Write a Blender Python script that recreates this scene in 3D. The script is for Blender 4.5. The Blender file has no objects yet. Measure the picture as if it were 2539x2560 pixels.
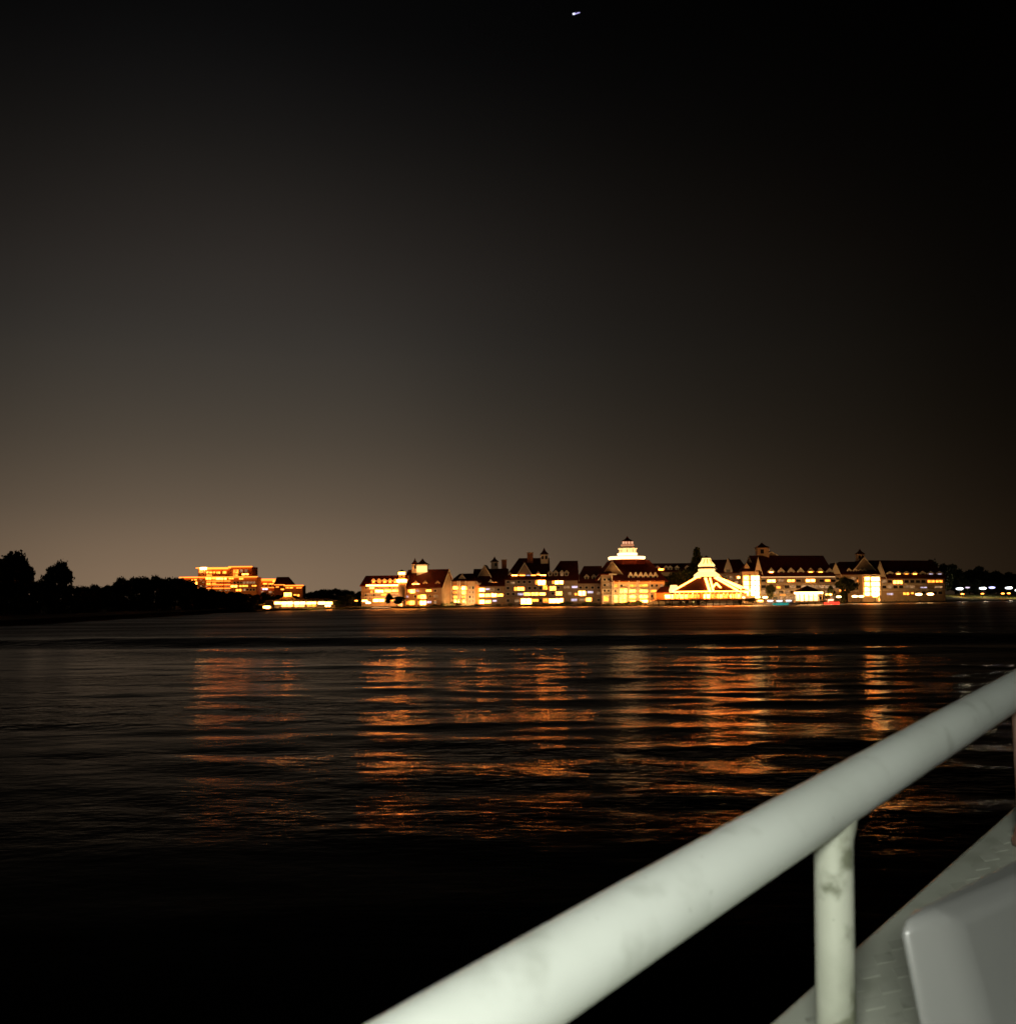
import bpy, bmesh, math, random
import numpy as np
from mathutils import Vector, Matrix
random.seed(7); rng = np.random.default_rng(11)
SC = bpy.context.scene; COL = SC.collection
R = math.radians

# ------------------------------------------------------------------ camera
F = 2600.0; W0, H0 = 2539.0, 2560.0
HC = 4.0; PITCH = math.atan(217/2600); ROLL = R(0.52)
cp, sp_ = math.cos(PITCH), math.sin(PITCH)
fwd = Vector((0, cp, sp_)); r0 = Vector((1, 0, 0)); u0 = Vector((0, -sp_, cp))
rt = r0*math.cos(ROLL) - u0*math.sin(ROLL); up = u0*math.cos(ROLL) + r0*math.sin(ROLL)
CAM = Vector((0, 0, HC))
cam = bpy.data.cameras.new('camera'); co = bpy.data.objects.new('camera', cam); COL.objects.link(co)
m3 = Matrix((rt, up, -fwd)).transposed().to_4x4(); m3.translation = CAM; co.matrix_world = m3
cam.sensor_width = 36; cam.sensor_fit = 'HORIZONTAL'; cam.lens = 36*F/W0
cam.clip_start = 0.05; cam.clip_end = 9000
cam.dof.use_dof = True; cam.dof.focus_distance = 500; cam.dof.aperture_fstop = cam.lens/3.3
SC.camera = co

# ------------------------------------------------------------------ world: night sky with the glow of the town low in the air
wd = bpy.data.worlds.new('World'); SC.world = wd; wd.use_nodes = True
nt = wd.node_tree; nt.nodes.clear(); N = nt.nodes.new; L = nt.links.new
def lin(c): return tuple(((v/255)/12.92 if v/255 <= .04045 else ((v/255+.055)/1.055)**2.4) for v in c)
tc = N('ShaderNodeTexCoord'); sx = N('ShaderNodeSeparateXYZ'); L(tc.outputs['Generated'], sx.inputs[0])
def mth(op, a, b=None, c=None):
    n = N('ShaderNodeMath'); n.operation = op
    for i, v in enumerate((a, b, c)):
        if v is None: continue
        if isinstance(v, (int, float)): n.inputs[i].default_value = v
        else: L(v, n.inputs[i])
    return n.outputs[0]
el = mth('ARCSINE', sx.outputs[2])
az = mth('ARCTAN2', sx.outputs[0], sx.outputs[1])
elf = mth('MULTIPLY', el, 1/R(40)); elf.node.use_clamp = True
azf = mth('MULTIPLY_ADD', az, 1/R(80), .5); azf.node.use_clamp = True
def ramp(fac, stops, interp='B_SPLINE'):
    n = N('ShaderNodeValToRGB'); n.color_ramp.interpolation = interp; cr = n.color_ramp
    while len(cr.elements) > 1: cr.elements.remove(cr.elements[-1])
    cr.elements[0].position = stops[0][0]; cr.elements[0].color = (*stops[0][1], 1)
    for p, c in stops[1:]:
        e = cr.elements.new(p); e.color = (*c, 1)
    L(fac, n.inputs[0]); return n.outputs[0]
elst = [(-1, (138, 115, 92)), (2.1, (134, 112, 90)), (5, (104, 90, 75)), (8.7, (78, 70, 60)), (12.9, (60, 56, 51)), (15.5, (53, 49, 45)),
        (19, (42, 38, 35)), (22.9, (28, 26, 24)), (26.5, (17, 16, 16)), (29.6, (9, 9, 9)), (34, (4, 4, 5)), (39.9, (2, 2, 3))]
c_el = ramp(elf, [(max(0, e/40), lin(c)) for e, c in elst])
azst = [(-40, .42), (-26, .72), (-20, .9), (-13.5, 1.0), (-6, .80), (0, .57), (6, .37), (13, .235), (20, .12), (26, .06), (39, .02)]
c_az = ramp(azf, [((a+40)/80, (v, v*(1-.1*max(0, a)/26), v*(1-.25*max(0, a)/26))) for a, v in azst])
mul = N('ShaderNodeMix'); mul.data_type = 'RGBA'; mul.blend_type = 'MULTIPLY'; mul.inputs[0].default_value = 1
L(c_el, mul.inputs[6]); L(c_az, mul.inputs[7])
# very soft uneven murk in the air
nz = N('ShaderNodeTexNoise'); nz.inputs['Scale'].default_value = 2.2; nz.inputs['Detail'].default_value = 2
L(tc.outputs['Generated'], nz.inputs['Vector'])
mur = mth('MULTIPLY_ADD', nz.outputs['Fac'], .5, .75)
mul2 = N('ShaderNodeVectorMath'); mul2.operation = 'SCALE'; L(mul.outputs[2], mul2.inputs[0]); L(mur, mul2.inputs['Scale'])
bg = N('ShaderNodeBackground'); L(mul2.outputs[0], bg.inputs[0]); bg.inputs[1].default_value = 1.0
wo = N('ShaderNodeOutputWorld'); L(bg.outputs[0], wo.inputs[0])

SC.view_settings.view_transform = 'Standard'; SC.view_settings.look = 'None'
SC.view_settings.exposure = 0; SC.view_settings.gamma = 1
SC.render.engine = 'CYCLES'; cy = SC.cycles
cy.use_denoising = True; cy.max_bounces = 5; cy.diffuse_bounces = 2; cy.glossy_bounces = 3
cy.sample_clamp_indirect = 6; cy.use_light_tree = True; cy.caustics_reflective = True; cy.adaptive_threshold = .01
cy.filter_width = 1.6

# ------------------------------------------------------------------ picture -> place helpers
def ray(x, y): return fwd + rt*((x-W0/2)/F) + up*((H0/2-y)/F)
def at(x, y, Y):            # point on the vertical plane at distance Y
    d = ray(x, y); return CAM + d*(Y/d.y)
def onz(x, y, z=0.0):
    d = ray(x, y); return CAM + d*((z-HC)/d.z)
def depth(x, y, d): return CAM + ray(x, y)*d
def onplane(x, y, p, n):
    d = ray(x, y); return CAM + d*((p-CAM).dot(n)/d.dot(n))

# ------------------------------------------------------------------ materials
MATS = {}
def mat(name, col, rough=.7, var=.25, scale=1.5, emit=None, es=0, metal=0, jitter=0, spec=.3, coat=0):
    if name in MATS: return MATS[name]
    m = bpy.data.materials.new(name); m.use_nodes = True; t = m.node_tree; b = t.nodes['Principled BSDF']
    n = t.nodes.new('ShaderNodeTexNoise'); n.inputs['Scale'].default_value = scale; n.inputs['Detail'].default_value = 5
    o = t.nodes.new('ShaderNodeTexCoord'); t.links.new(o.outputs['Object'], n.inputs['Vector'])
    mr = t.nodes.new('ShaderNodeMapRange'); mr.inputs[1].default_value = .3; mr.inputs[2].default_value = .7
    mr.inputs[3].default_value = 1-var; mr.inputs[4].default_value = 1+var*.4
    t.links.new(n.outputs['Fac'], mr.inputs[0])
    v = t.nodes.new('ShaderNodeVectorMath'); v.operation = 'SCALE'; v.inputs[0].default_value = col[:3]
    t.links.new(mr.outputs[0], v.inputs['Scale']); t.links.new(v.outputs[0], b.inputs['Base Color'])
    b.inputs['Roughness'].default_value = rough; b.inputs['Metallic'].default_value = metal
    b.inputs['Specular IOR Level'].default_value = spec; b.inputs['Coat Weight'].default_value = coat
    if emit:
        b.inputs['Emission Color'].default_value = (*emit, 1)
        if jitter:
            oi = t.nodes.new('ShaderNodeObjectInfo'); m2 = t.nodes.new('ShaderNodeMapRange')
            m2.inputs[3].default_value = es*(1-jitter); m2.inputs[4].default_value = es*(1+jitter)
            t.links.new(oi.outputs['Random'], m2.inputs[0])
            mm = t.nodes.new('ShaderNodeMath'); mm.operation = 'MULTIPLY'   # curtains and furniture break the light up
            n2 = t.nodes.new('ShaderNodeTexNoise'); n2.inputs['Scale'].default_value = .9; n2.inputs['Detail'].default_value = 3
            t.links.new(o.outputs['Object'], n2.inputs['Vector'])
            m4 = t.nodes.new('ShaderNodeMapRange'); m4.inputs[1].default_value = .35; m4.inputs[2].default_value = .65
            m4.inputs[3].default_value = .45; m4.inputs[4].default_value = 1.4; t.links.new(n2.outputs['Fac'], m4.inputs[0])
            t.links.new(m2.outputs[0], mm.inputs[0]); t.links.new(m4.outputs[0], mm.inputs[1])
            t.links.new(mm.outputs[0], b.inputs['Emission Strength'])
        else: b.inputs['Emission Strength'].default_value = es
    MATS[name] = m; return m
WALL = mat('painted siding', (.40, .33, .25), .75, .2, .6)
WALLW = mat('white painted trim', (.78, .74, .66), .6, .1)
ROOF = mat('red shingle roof', (.2, .028, .012), .85, .35, .8)
ROOFD = mat('dark red roof', (.11, .020, .012), .85, .35, .8)
BRICK = mat('brick', (.30, .13, .08), .85, .3, 2)
CONC = mat('concrete', (.38, .35, .30), .85, .3, .7)
DARKG = mat('window glass', (.03, .03, .035), .12, .1, spec=.5)
WARM = mat('warm window light', (.2, .15, .08), .4, .1, emit=(1, .24, .026), es=17, jitter=.4)
HOT = mat('bright window light', (.3, .25, .2), .4, .1, emit=(1, .27, .036), es=40, jitter=.25)
AMB = mat('amber window light', (.2, .1, .05), .4, .1, emit=(1, .24, .022), es=4.5, jitter=.4)
DIM = mat('dim window light', (.1, .08, .05), .4, .1, emit=(1, .55, .25), es=.35, jitter=.4)
COOL = mat('cool window light', (.1, .1, .1), .4, .1, emit=(.85, .72, .95), es=.9, jitter=.4)
LAMPW = mat('white lamp', (.8, .8, .8), .4, .1, emit=(1, .50, .16), es=16)
LAMPC = mat('cold white lamp', (.8, .8, .8), .4, .1, emit=(.85, .92, 1), es=3)
STRING = mat('string lights', (.8, .7, .5), .4, .1, emit=(1, .22, .028), es=24)
ORANGEL = mat('orange strip light', (.8, .5, .3), .4, .1, emit=(1, .20, .02), es=4)
LEAF = mat('leaves', (.055, .075, .025), .6, .5, .5)
BARK = mat('bark', (.09, .06, .04), .9, .3, 3)
GRASS = mat('grass', (.06, .085, .02), .9, .4, .3)
WOOD = mat('dock wood', (.20, .14, .09), .8, .3, 2)
BOATW = mat('white gelcoat', (.8, .8, .78), .3, .05, coat=.3)
METAL = mat('dark metal', (.05, .05, .05), .5, .2, metal=.6)
TEAL = mat('teal hull', (.02, .45, .38), .35, .1, emit=(.05, .75, .6), es=.35)
REDL = mat('red light', (.6, .03, .02), .4, .1, emit=(1, .03, .015), es=3.0)

# ------------------------------------------------------------------ objects
def tag(o, label=None, cat=None, group=None, kind=None):
    if label: o['label'] = label
    if cat: o['category'] = cat
    if group: o['group'] = group
    if kind: o['kind'] = kind
    return o
def thing(name, loc, label, cat, group=None):
    o = bpy.data.objects.new(name, None); COL.objects.link(o); o.location = loc; o.empty_display_size = .5
    o['_w'] = tuple(loc); return tag(o, label, cat, group)
def wpos(o):
    p = Vector((0, 0, 0))
    while o is not None: p += Vector(o.location); o = o.parent
    return p
class MB:
    def __init__(s): s.v = []; s.f = []; s.m = []
    def add(s, vs, fs, mi=0):
        b = len(s.v); s.v += [tuple(v) for v in vs]; s.f += [tuple(b+i for i in f) for f in fs]; s.m += [mi]*len(fs)
    def hexa(s, a, b, c, d, e, f, g, h, mi=0):   # bottom a b c d, top e f g h
        s.add((a, b, c, d, e, f, g, h), [(0, 3, 2, 1), (4, 5, 6, 7), (0, 1, 5, 4), (1, 2, 6, 5), (2, 3, 7, 6), (3, 0, 4, 7)], mi)
    def box(s, x0, x1, y0, y1, z0, z1, mi=0):
        s.hexa((x0, y0, z0), (x1, y0, z0), (x1, y1, z0), (x0, y1, z0), (x0, y0, z1), (x1, y0, z1), (x1, y1, z1), (x0, y1, z1), mi)
    def extr(s, pts, vec, mi=0):                 # polygon swept along vec
        n = len(pts); q = [Vector(p)+vec for p in pts]
        s.add(list(pts)+q, [tuple(range(n))[::-1], tuple(range(n, 2*n))]+[(i, (i+1) % n, n+(i+1) % n, n+i) for i in range(n)], mi)
    def shell(s, vs, fs, th, mi=0):              # roof surface with thickness th
        n = len(vs); lo = [Vector(v)-Vector((0, 0, th)) for v in vs]; E = {}
        for f in fs:
            for i in range(len(f)):
                a, b = f[i], f[(i+1) % len(f)]; E[(a, b)] = 1
        side = [(a, a+n, b+n, b) for (a, b) in E if (b, a) not in E]
        s.add(list(vs)+lo, list(fs)+[tuple(i+n for i in f)[::-1] for f in fs]+side, mi)
    def ring(s, c, prof, seg=16, mi=0, sq=False):          # lathe about z at c, prof = [(r, z)]
        vs = []; fs = []
        for r, z in prof:
            for k in range(seg):
                a = 2*math.pi*(k+(.5 if sq else 0))/seg; vs.append((c[0]+r*math.cos(a), c[1]+r*math.sin(a), z))
        for j in range(len(prof)-1):
            for k in range(seg): fs.append((j*seg+k, j*seg+(k+1) % seg, (j+1)*seg+(k+1) % seg, (j+1)*seg+k))
        fs.append(tuple(range(seg))[::-1]); fs.append(tuple(range((len(prof)-1)*seg, len(prof)*seg)))
        s.add(vs, fs, mi)
    def tube(s, pts, rad, seg=8, mi=0):
        vs = []; fs = []; n = len(pts); pts = [Vector(p) for p in pts]
        if not hasattr(rad, '__len__'): rad = [rad]*n
        for i, p in enumerate(pts):
            t = (pts[min(i+1, n-1)]-pts[max(i-1, 0)]).normalized()
            a = t.cross(Vector((0, 0, 1)) if abs(t.z) < .9 else Vector((1, 0, 0))).normalized(); b = t.cross(a)
            for k in range(seg):
                w = 2*math.pi*k/seg; vs.append(p+(a*math.cos(w)+b*math.sin(w))*rad[i])
        for i in range(n-1):
            for k in range(seg): fs.append((i*seg+k, i*seg+(k+1) % seg, (i+1)*seg+(k+1) % seg, (i+1)*seg+k))
        fs.append(tuple(range(seg))[::-1]); fs.append(tuple(range((n-1)*seg, n*seg)))
        s.add(vs, fs, mi)
    def build(s, name, mats, parent=None, smooth=False):
        if not isinstance(mats, (list, tuple)): mats = [mats]
        off = wpos(parent) if parent else Vector((0, 0, 0))
        me = bpy.data.meshes.new(name)
        me.from_pydata([(v[0]-off.x, v[1]-off.y, v[2]-off.z) for v in s.v], [], s.f)
        for m in mats: me.materials.append(m)
        me.polygons.foreach_set('material_index', s.m)
        me.update()
        bm = bmesh.new(); bm.from_mesh(me); bmesh.ops.recalc_face_normals(bm, faces=bm.faces); bm.to_mesh(me); bm.free()
        if smooth:
            for p in me.polygons: p.use_smooth = True
        o = bpy.data.objects.new(name, me); COL.objects.link(o)
        if parent: o.parent = parent
        return o
    def solo(s, name, mats, loc, label, cat, group=None, smooth=False, kind=None):
        o = s.build(name, mats, None, smooth); loc = Vector(loc)
        o.data.transform(Matrix.Translation(-loc)); o.location = loc
        return tag(o, label, cat, group, kind)

# ------------------------------------------------------------------ ground, lake
SHORE_PX = [(-900, 1620), (-300, 1572), (0, 1552), (150, 1545), (300, 1537), (500, 1532.5), (640, 1530.5), (668, 1527.5), (900, 1523), (1000, 1521.5),
            (1350, 1517), (1580, 1515), (1790, 1512.5), (2000, 1510), (2100, 1508.5), (2200, 1507.3), (2320, 1505.5), (2400, 1504), (2539, 1502), (2900, 1498)]
SH = [onz(x, y, 0) for x, y in SHORE_PX]
SH = [Vector((-1600, -200, 0)), Vector((-420, 60, 0))] + SH + [Vector((1500, 1400, 0)), Vector((3500, 1500, 0))]
GZ = 1.0
m = MB()
n = len(SH); vs = []
for p in SH: vs.append((p.x, p.y, -1.5))
for p in SH: vs.append((p.x, p.y+.9, GZ-.35))
for p in SH: vs.append((p.x, p.y+9, GZ))
for p in SH: vs.append((p.x*6 if abs(p.x) > 1200 else p.x*4.2, 5200, GZ+3))
fs = [(j*n+i, j*n+i+1, (j+1)*n+i+1, (j+1)*n+i) for j in range(3) for i in range(n-1)]
m.add(vs, fs); g = m.build('ground', GRASS); tag(g, 'dark grassy lake shore running behind the water', None, None, 'structure')

def water():
    ys = [-60.]; y = -60.
    ys = list(np.linspace(-60, 4, 12)[:-1]); y = 4.0
    while y < 1500:
        ys.append(y); y += max(.22, y*.0065)
    ys += [2500, 5000]
    ys = np.array(ys); nu = 420; u = np.linspace(-1, 1, nu)
    X = u[None, :]*(np.maximum(ys, 0)[:, None]*1.25+70); Y = np.repeat(ys[:, None], nu, 1)
    gy = np.gradient(ys)[:, None]; gx = (X[:, 1:2]-X[:, 0:1])
    Z = np.zeros_like(X); r2 = np.random.default_rng(4)
    for k in range(46):
        lam = 1.3*(1.09**k) if k < 34 else 20*1.05**(k-34)
        th = r2.normal(math.pi/2*.92, .8); kx, ky = math.cos(th)*2*math.pi/lam, math.sin(th)*2*math.pi/lam
        a = .0030*lam**.8*(.32 if lam > 6 else 1)*(1 if abs(math.sin(th)) > .75 else .45)
        fade = np.clip((lam/np.maximum(gx*abs(math.cos(th)), gy*abs(math.sin(th)))-3)/4, 0, 1)
        Z += a*fade*np.sin(kx*X+ky*Y+r2.uniform(0, 6.28))
    lee = np.clip((Y-9)/17, 0, 1); Z *= .12+.88*lee*lee*(3-2*lee)      # flat water in the lee of the ferry
    # wake of a passing boat: long smooth ridges across the lake
    q = Y+.028*X+2.2*np.sin(X*.021)
    for y0, amp, w in ((99, .50, 3.2), (80, .15, 3.6), (63, .05, 3.5), (124, .10, 6), (44, .03, 3.0)):
        Z += amp*np.exp(-((q-y0)/w)**2) - amp*.35*np.exp(-((q-y0+1.9*w)/w)**2)
    n0, n1 = X.shape
    me = bpy.data.meshes.new('water'); me.vertices.add(n0*n1)
    me.vertices.foreach_set('co', np.stack([X, Y, Z], -1).astype(np.float32).ravel())
    i = np.arange(n0*n1).reshape(n0, n1)
    q4 = np.stack([i[:-1, :-1], i[:-1, 1:], i[1:, 1:], i[1:, :-1]], -1).reshape(-1, 4)
    me.loops.add(q4.size); me.loops.foreach_set('vertex_index', q4.ravel().astype(np.int32))
    me.polygons.add(len(q4)); me.polygons.foreach_set('loop_start', np.arange(0, q4.size, 4, dtype=np.int32))
    me.polygons.foreach_set('use_smooth', np.ones(len(q4), bool)); me.update(); me.validate()
    o = bpy.data.objects.new('water', me); COL.objects.link(o)
    mt = bpy.data.materials.new('lake water'); mt.use_nodes = True; t = mt.node_tree; b = t.nodes['Principled BSDF']
    b.inputs['Base Color'].default_value = (.002, .003, .003, 1); b.inputs['Specular IOR Level'].default_value = 0
    tc = t.nodes.new('ShaderNodeTexCoord')
    def noise(sc, det, rough=.5, vec=(1, 1, 1)):
        mp = t.nodes.new('ShaderNodeMapping'); mp.inputs['Scale'].default_value = vec; mp.inputs['Rotation'].default_value = (0, 0, R(8))
        t.links.new(tc.outputs['Object'], mp.inputs[0])
        nn = t.nodes.new('ShaderNodeTexNoise'); nn.inputs['Scale'].default_value = sc; nn.inputs['Detail'].default_value = det
        nn.inputs['Roughness'].default_value = rough; t.links.new(mp.outputs[0], nn.inputs['Vector']); return nn.outputs['Fac']
    big = noise(.045, 2, .5, (.5, 1.6, 1))            # gust patches: smooth and ruffled water
    mr = t.nodes.new('ShaderNodeMapRange'); mr.interpolation_type = 'SMOOTHSTEP'
    mr.inputs[1].default_value = .40; mr.inputs[2].default_value = .62; mr.inputs[3].default_value = .18; mr.inputs[4].default_value = 1
    t.links.new(big, mr.inputs[0])
    def bump(h, dist, strength, prev=None, link=None):
        bb = t.nodes.new('ShaderNodeBump'); bb.inputs['Distance'].default_value = dist; bb.inputs['Strength'].default_value = strength
        t.links.new(h, bb.inputs['Height'])
        if link: t.links.new(link, bb.inputs['Strength'])
        if prev: t.links.new(prev, bb.inputs['Normal'])
        return bb.outputs[0]
    sy0 = t.nodes.new('ShaderNodeSeparateXYZ'); t.links.new(tc.outputs['Object'], sy0.inputs[0])
    lee_ = t.nodes.new('ShaderNodeMapRange'); lee_.interpolation_type = 'SMOOTHSTEP'
    for i_, v_ in zip((1, 2, 3, 4), (10, 26, .12, 1)): lee_.inputs[i_].default_value = v_
    t.links.new(sy0.outputs[1], lee_.inputs[0])
    ml_ = t.nodes.new('ShaderNodeMath'); ml_.operation = 'MULTIPLY'; t.links.new(mr.outputs[0], ml_.inputs[0]); t.links.new(lee_.outputs[0], ml_.inputs[1]); mr = ml_
    b1 = bump(noise(.9, 3, .5, (.85, 1.3, 1)), 0.22, 1, None, mr.outputs[0])
    b2 = bump(noise(3.6, 3, .55, (.7, 1.3, 1)), 0.06, 1, b1, mr.outputs[0])
    t.links.new(b2, b.inputs['Normal'])
    r = t.nodes.new('ShaderNodeMapRange'); r.inputs[3].default_value = .14; r.inputs[4].default_value = .22
    
    sxy = t.nodes.new('ShaderNodeSeparateXYZ'); t.links.new(tc.outputs['Object'], sxy.inputs[0])
    far_ = t.nodes.new('ShaderNodeMapRange'); far_.interpolation_type = 'SMOOTHSTEP'; far_.inputs[1].default_value = 88; far_.inputs[2].default_value = 150; far_.inputs[4].default_value = .26
    t.links.new(sxy.outputs[1], far_.inputs[0]); t.links.new(big, r.inputs[0])
    ra = t.nodes.new('ShaderNodeMath'); ra.operation = 'ADD'; t.links.new(r.outputs[0], ra.inputs[0]); t.links.new(far_.outputs[0], ra.inputs[1]); 
    gl = t.nodes.new('ShaderNodeBsdfGlossy'); gl.inputs['Color'].default_value = (1, .97, .93, 1)
    t.links.new(ra.outputs[0], gl.inputs['Roughness']); t.links.new(b2, gl.inputs['Normal'])
    fr = t.nodes.new('ShaderNodeFresnel'); fr.inputs['IOR'].default_value = 1.333; t.links.new(b2, fr.inputs['Normal'])
    pw_ = t.nodes.new('ShaderNodeMath'); pw_.operation = 'POWER'; pw_.inputs[1].default_value = 2.6; t.links.new(fr.outputs[0], pw_.inputs[0])
    mxs = t.nodes.new('ShaderNodeMixShader'); t.links.new(pw_.outputs[0], mxs.inputs[0]); t.links.new(b.outputs[0], mxs.inputs[1]); t.links.new(gl.outputs[0], mxs.inputs[2])
    t.links.new(mxs.outputs[0], t.nodes['Material Output'].inputs['Surface'])
    me.materials.append(mt); tag(o, 'black rippled lake water carrying orange light reflections', None, None, 'structure')
water()

# ------------------------------------------------------------------ buildings
def unit(v): return v.normalized()
class Wing:
    """A block of a building: front wall from A to B, depth n; eave and ridge heights read at its own distance."""
    def __init__(s, root, fl, fr, back, ye, yr=None, rx=None, hips=(False, False), wall=WALL, roof=ROOFD, oh=.7, zb=GZ-.3, noroof=False, ridge_at=.5):
        s.root = root
        a = at(fl[0], 1500, fl[1]); b = at(fr[0], 1500, fr[1]); s.A = Vector((a.x, a.y, 0)); s.B = Vector((b.x, b.y, 0))
        s.d = unit(s.B-s.A); s.nf = Vector((s.d.y, -s.d.x, 0))
        if isinstance(back, tuple): c = at(back[0], 1500, back[1]); s.n = Vector((c.x, c.y, 0))-s.B
        else: s.n = -s.nf*back
        s.bk = unit(s.n); s.len = (s.B-s.A).length
        s.ze = s.pt((fl[0]+fr[0])/2, ye).z
        A, B, n = s.A, s.B, s.n; z0 = Vector((0, 0, zb)); ze = Vector((0, 0, s.ze)); m = MB()
        s.hasroof = not noroof
        if noroof:
            m.hexa(A+z0, B+z0, B+n+z0, A+n+z0, A+ze, B+ze, B+n+ze, A+n+ze); s.wall = m.build('wall', wall, root); return
        M = s.A+s.n*ridge_at
        if rx is None: rx = (fl[0], fr[0])
        mid = (rx[0]+rx[1])/2
        s.zr = onplane(mid, yr, M, s.nf).z
        def ridge(px, end):
            return (onplane(px, yr, M, s.nf)-M).dot(s.d)
        t0 = 0 if not hips[0] else max(.5, ridge(rx[0], 0)); t1 = s.len if not hips[1] else min(s.len-.5, ridge(rx[1], 1))
        s.t0, s.t1 = t0, t1
        zr = Vector((0, 0, s.zr)); rA, rB = M+s.d*t0+zr, M+s.d*t1+zr
        vs = [A+z0, B+z0, B+n+z0, A+n+z0, A+ze, B+ze, B+n+ze, A+n+ze]; fs = [(0, 1, 5, 4), (2, 3, 7, 6), (0, 3, 2, 1)]
        if hips[1]: fs.append((1, 2, 6, 5))
        else: vs.append(rB-Vector((0, 0, .1))); fs.append((1, 2, 6, len(vs)-1, 5))
        if hips[0]: fs.append((3, 0, 4, 7))
        else: vs.append(rA-Vector((0, 0, .1))); fs.append((3, 0, 4, len(vs)-1, 7))
        m.add(vs, fs); s.wall = m.build('wall', wall, root)
        # roof with overhang
        hf = (s.n.length*ridge_at); sl = (s.zr-s.ze)/hf; sb = (s.zr-s.ze)/(s.n.length-hf)
        e0 = -s.d*(oh); e1 = s.d*(oh); f0 = -s.bk*oh
        dzf = Vector((0, 0, -oh*sl)); dzb = Vector((0, 0, -oh*sb)); th = .38; lift = Vector((0, 0, th+.02))
        ra = rA+(e0 if not hips[0] else Vector((0, 0, 0)))+lift; rb = rB+(e1 if not hips[1] else Vector((0, 0, 0)))+lift
        V = [A+ze+e0+f0+dzf+lift, B+ze+e1+f0+dzf+lift, B+n+ze+e1-f0+dzb+lift, A+n+ze+e0-f0+dzb+lift, ra, rb]
        Fs = [(0, 1, 5, 4), (2, 3, 4, 5)]
        if hips[0]: Fs.append((3, 0, 4))
        if hips[1]: Fs.append((1, 2, 5))
        m = MB(); m.shell(V, Fs, th); s.roof = m.build('roof', roof, root); s.V = V
        for k, hp in enumerate(hips):            # white bargeboards along gable ends
            if hp: continue
            m = MB(); pk = (ra, rb)[k]; ef, eb = (V[0], V[3]) if k == 0 else (V[1], V[2]); o = (-s.d if k == 0 else s.d)*.12
            dn = Vector((0, 0, -.75))
            m.extr([ef, pk, pk+dn, ef+dn], o); m.extr([eb+o*.0, pk, pk+dn, eb+dn], o*.98)
            m.build('bargeboard', WALLW, root)
    def pt(s, x, y, inset=0):
        return onplane(x, y, s.A+s.bk*inset, s.nf)
    def mid(s, x, y, k=.5): return onplane(x, y, s.A+s.n*k, s.nf)
    def rect(s, x0, y0, x1, y1, d0, d1, m, mi=0):
        a = s.pt(x0, y0); b = s.pt(x1, y1); xm = (y0+y1)/2
        pa, pb = s.pt(x0, xm), s.pt(x1, xm)
        za, zb = s.pt((x0+x1)/2, y1).z, s.pt((x0+x1)/2, y0).z
        P = lambda p, z, d: Vector((p.x, p.y, z))+s.nf*d
        m.hexa(P(pa, za, d1), P(pb, za, d1), P(pb, za, d0), P(pa, za, d0), P(pa, zb, d1), P(pb, zb, d1), P(pb, zb, d0), P(pa, zb, d0), mi)
    def window(s, x0, y0, x1, y1, mt, parent=None, inset=0):
        pa, pb = s.pt(x0, (y0+y1)/2, inset), s.pt(x1, (y0+y1)/2, inset); z0, z1 = s.pt((x0+x1)/2, y1, inset).z, s.pt((x0+x1)/2, y0, inset).z
        m = MB(); w = (pb-pa).length; d = unit(Vector((pb.x-pa.x, pb.y-pa.y, 0)))
        def q(t, z, o): return Vector((pa.x, pa.y, 0))+d*t+s.nf*o+Vector((0, 0, z))
        def bx(t0, t1, a, b, o0, o1, mi): m.hexa(q(t0, a, o1), q(t1, a, o1), q(t1, a, o0), q(t0, a, o0), q(t0, b, o1), q(t1, b, o1), q(t1, b, o0), q(t0, b, o0), mi)
        fr = .16
        bx(-fr, w+fr, z0-fr, z0, -.02, .14, 0); bx(-fr, w+fr, z1, z1+fr, -.02, .14, 0)
        bx(-fr, 0, z0, z1, -.02, .13, 0); bx(w, w+fr, z0, z1, -.02, .13, 0)
        bx(0, w, z0, z1, -.02, .05, 1)
        for k in range(1, max(1, int(round(w/2.1)))):
            t = w*k/max(1, int(round(w/2.1))); bx(t-.15, t+.15, z0, z1, .05, .10, 0)
        return m.build('window', [WALLW, mt], parent or s.root)
    def windows(s, lst):
        s.lit = getattr(s, 'lit', []) + [l[:4] for l in lst]
        for x0, y0, x1, y1, mt in lst: s.window(x0, y0, x1, y1, mt)
    def dark(s, rows, xs, w=7, mt=None, p=.12):      # unlit windows wherever no lit one stands
        for (ya, yb) in rows:
            for x in xs:
                if any(x+w > l[0]-2 and x < l[2]+2 and yb > l[1]-1 and ya < l[3]+1 for l in getattr(s, 'lit', [])): continue
                s.window(x, ya, x+w, yb, mt or (DIM if random.random() < p else DARKG))
    def band(s, x0, y0, x1, y1, mt, name='balcony', d=1.3):
        """a balcony: floor slab, posts, top rail, and infill"""
        m = MB(); s.rect(x0, y1-1.2, x1, y1, 0.02, d, m); s.rect(x0, y0, x1, y0+.8, d-.12, d, m)
        k = x0
        while k <= x1-.4:
            s.rect(k, y0+.8, k+.45, y1-1.2, d-.11, d-.02, m); k += 2.2
        return m.build(name, mt, s.root)
    def strip(s, x0, y0, x1, y1, mt, name='eave_light', d=.9, d0=.72):
        m = MB(); s.rect(x0, y0, x1, y1, d0, d, m); return m.build(name, mt, s.root)
    def post(s, x, y0, y1, mt=WALLW, w=1.6, d=1.6, name='column'):
        m = MB(); s.rect(x, y0, x+w, y1, d-.35, d, m); return m.build(name, mt, s.root)
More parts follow.
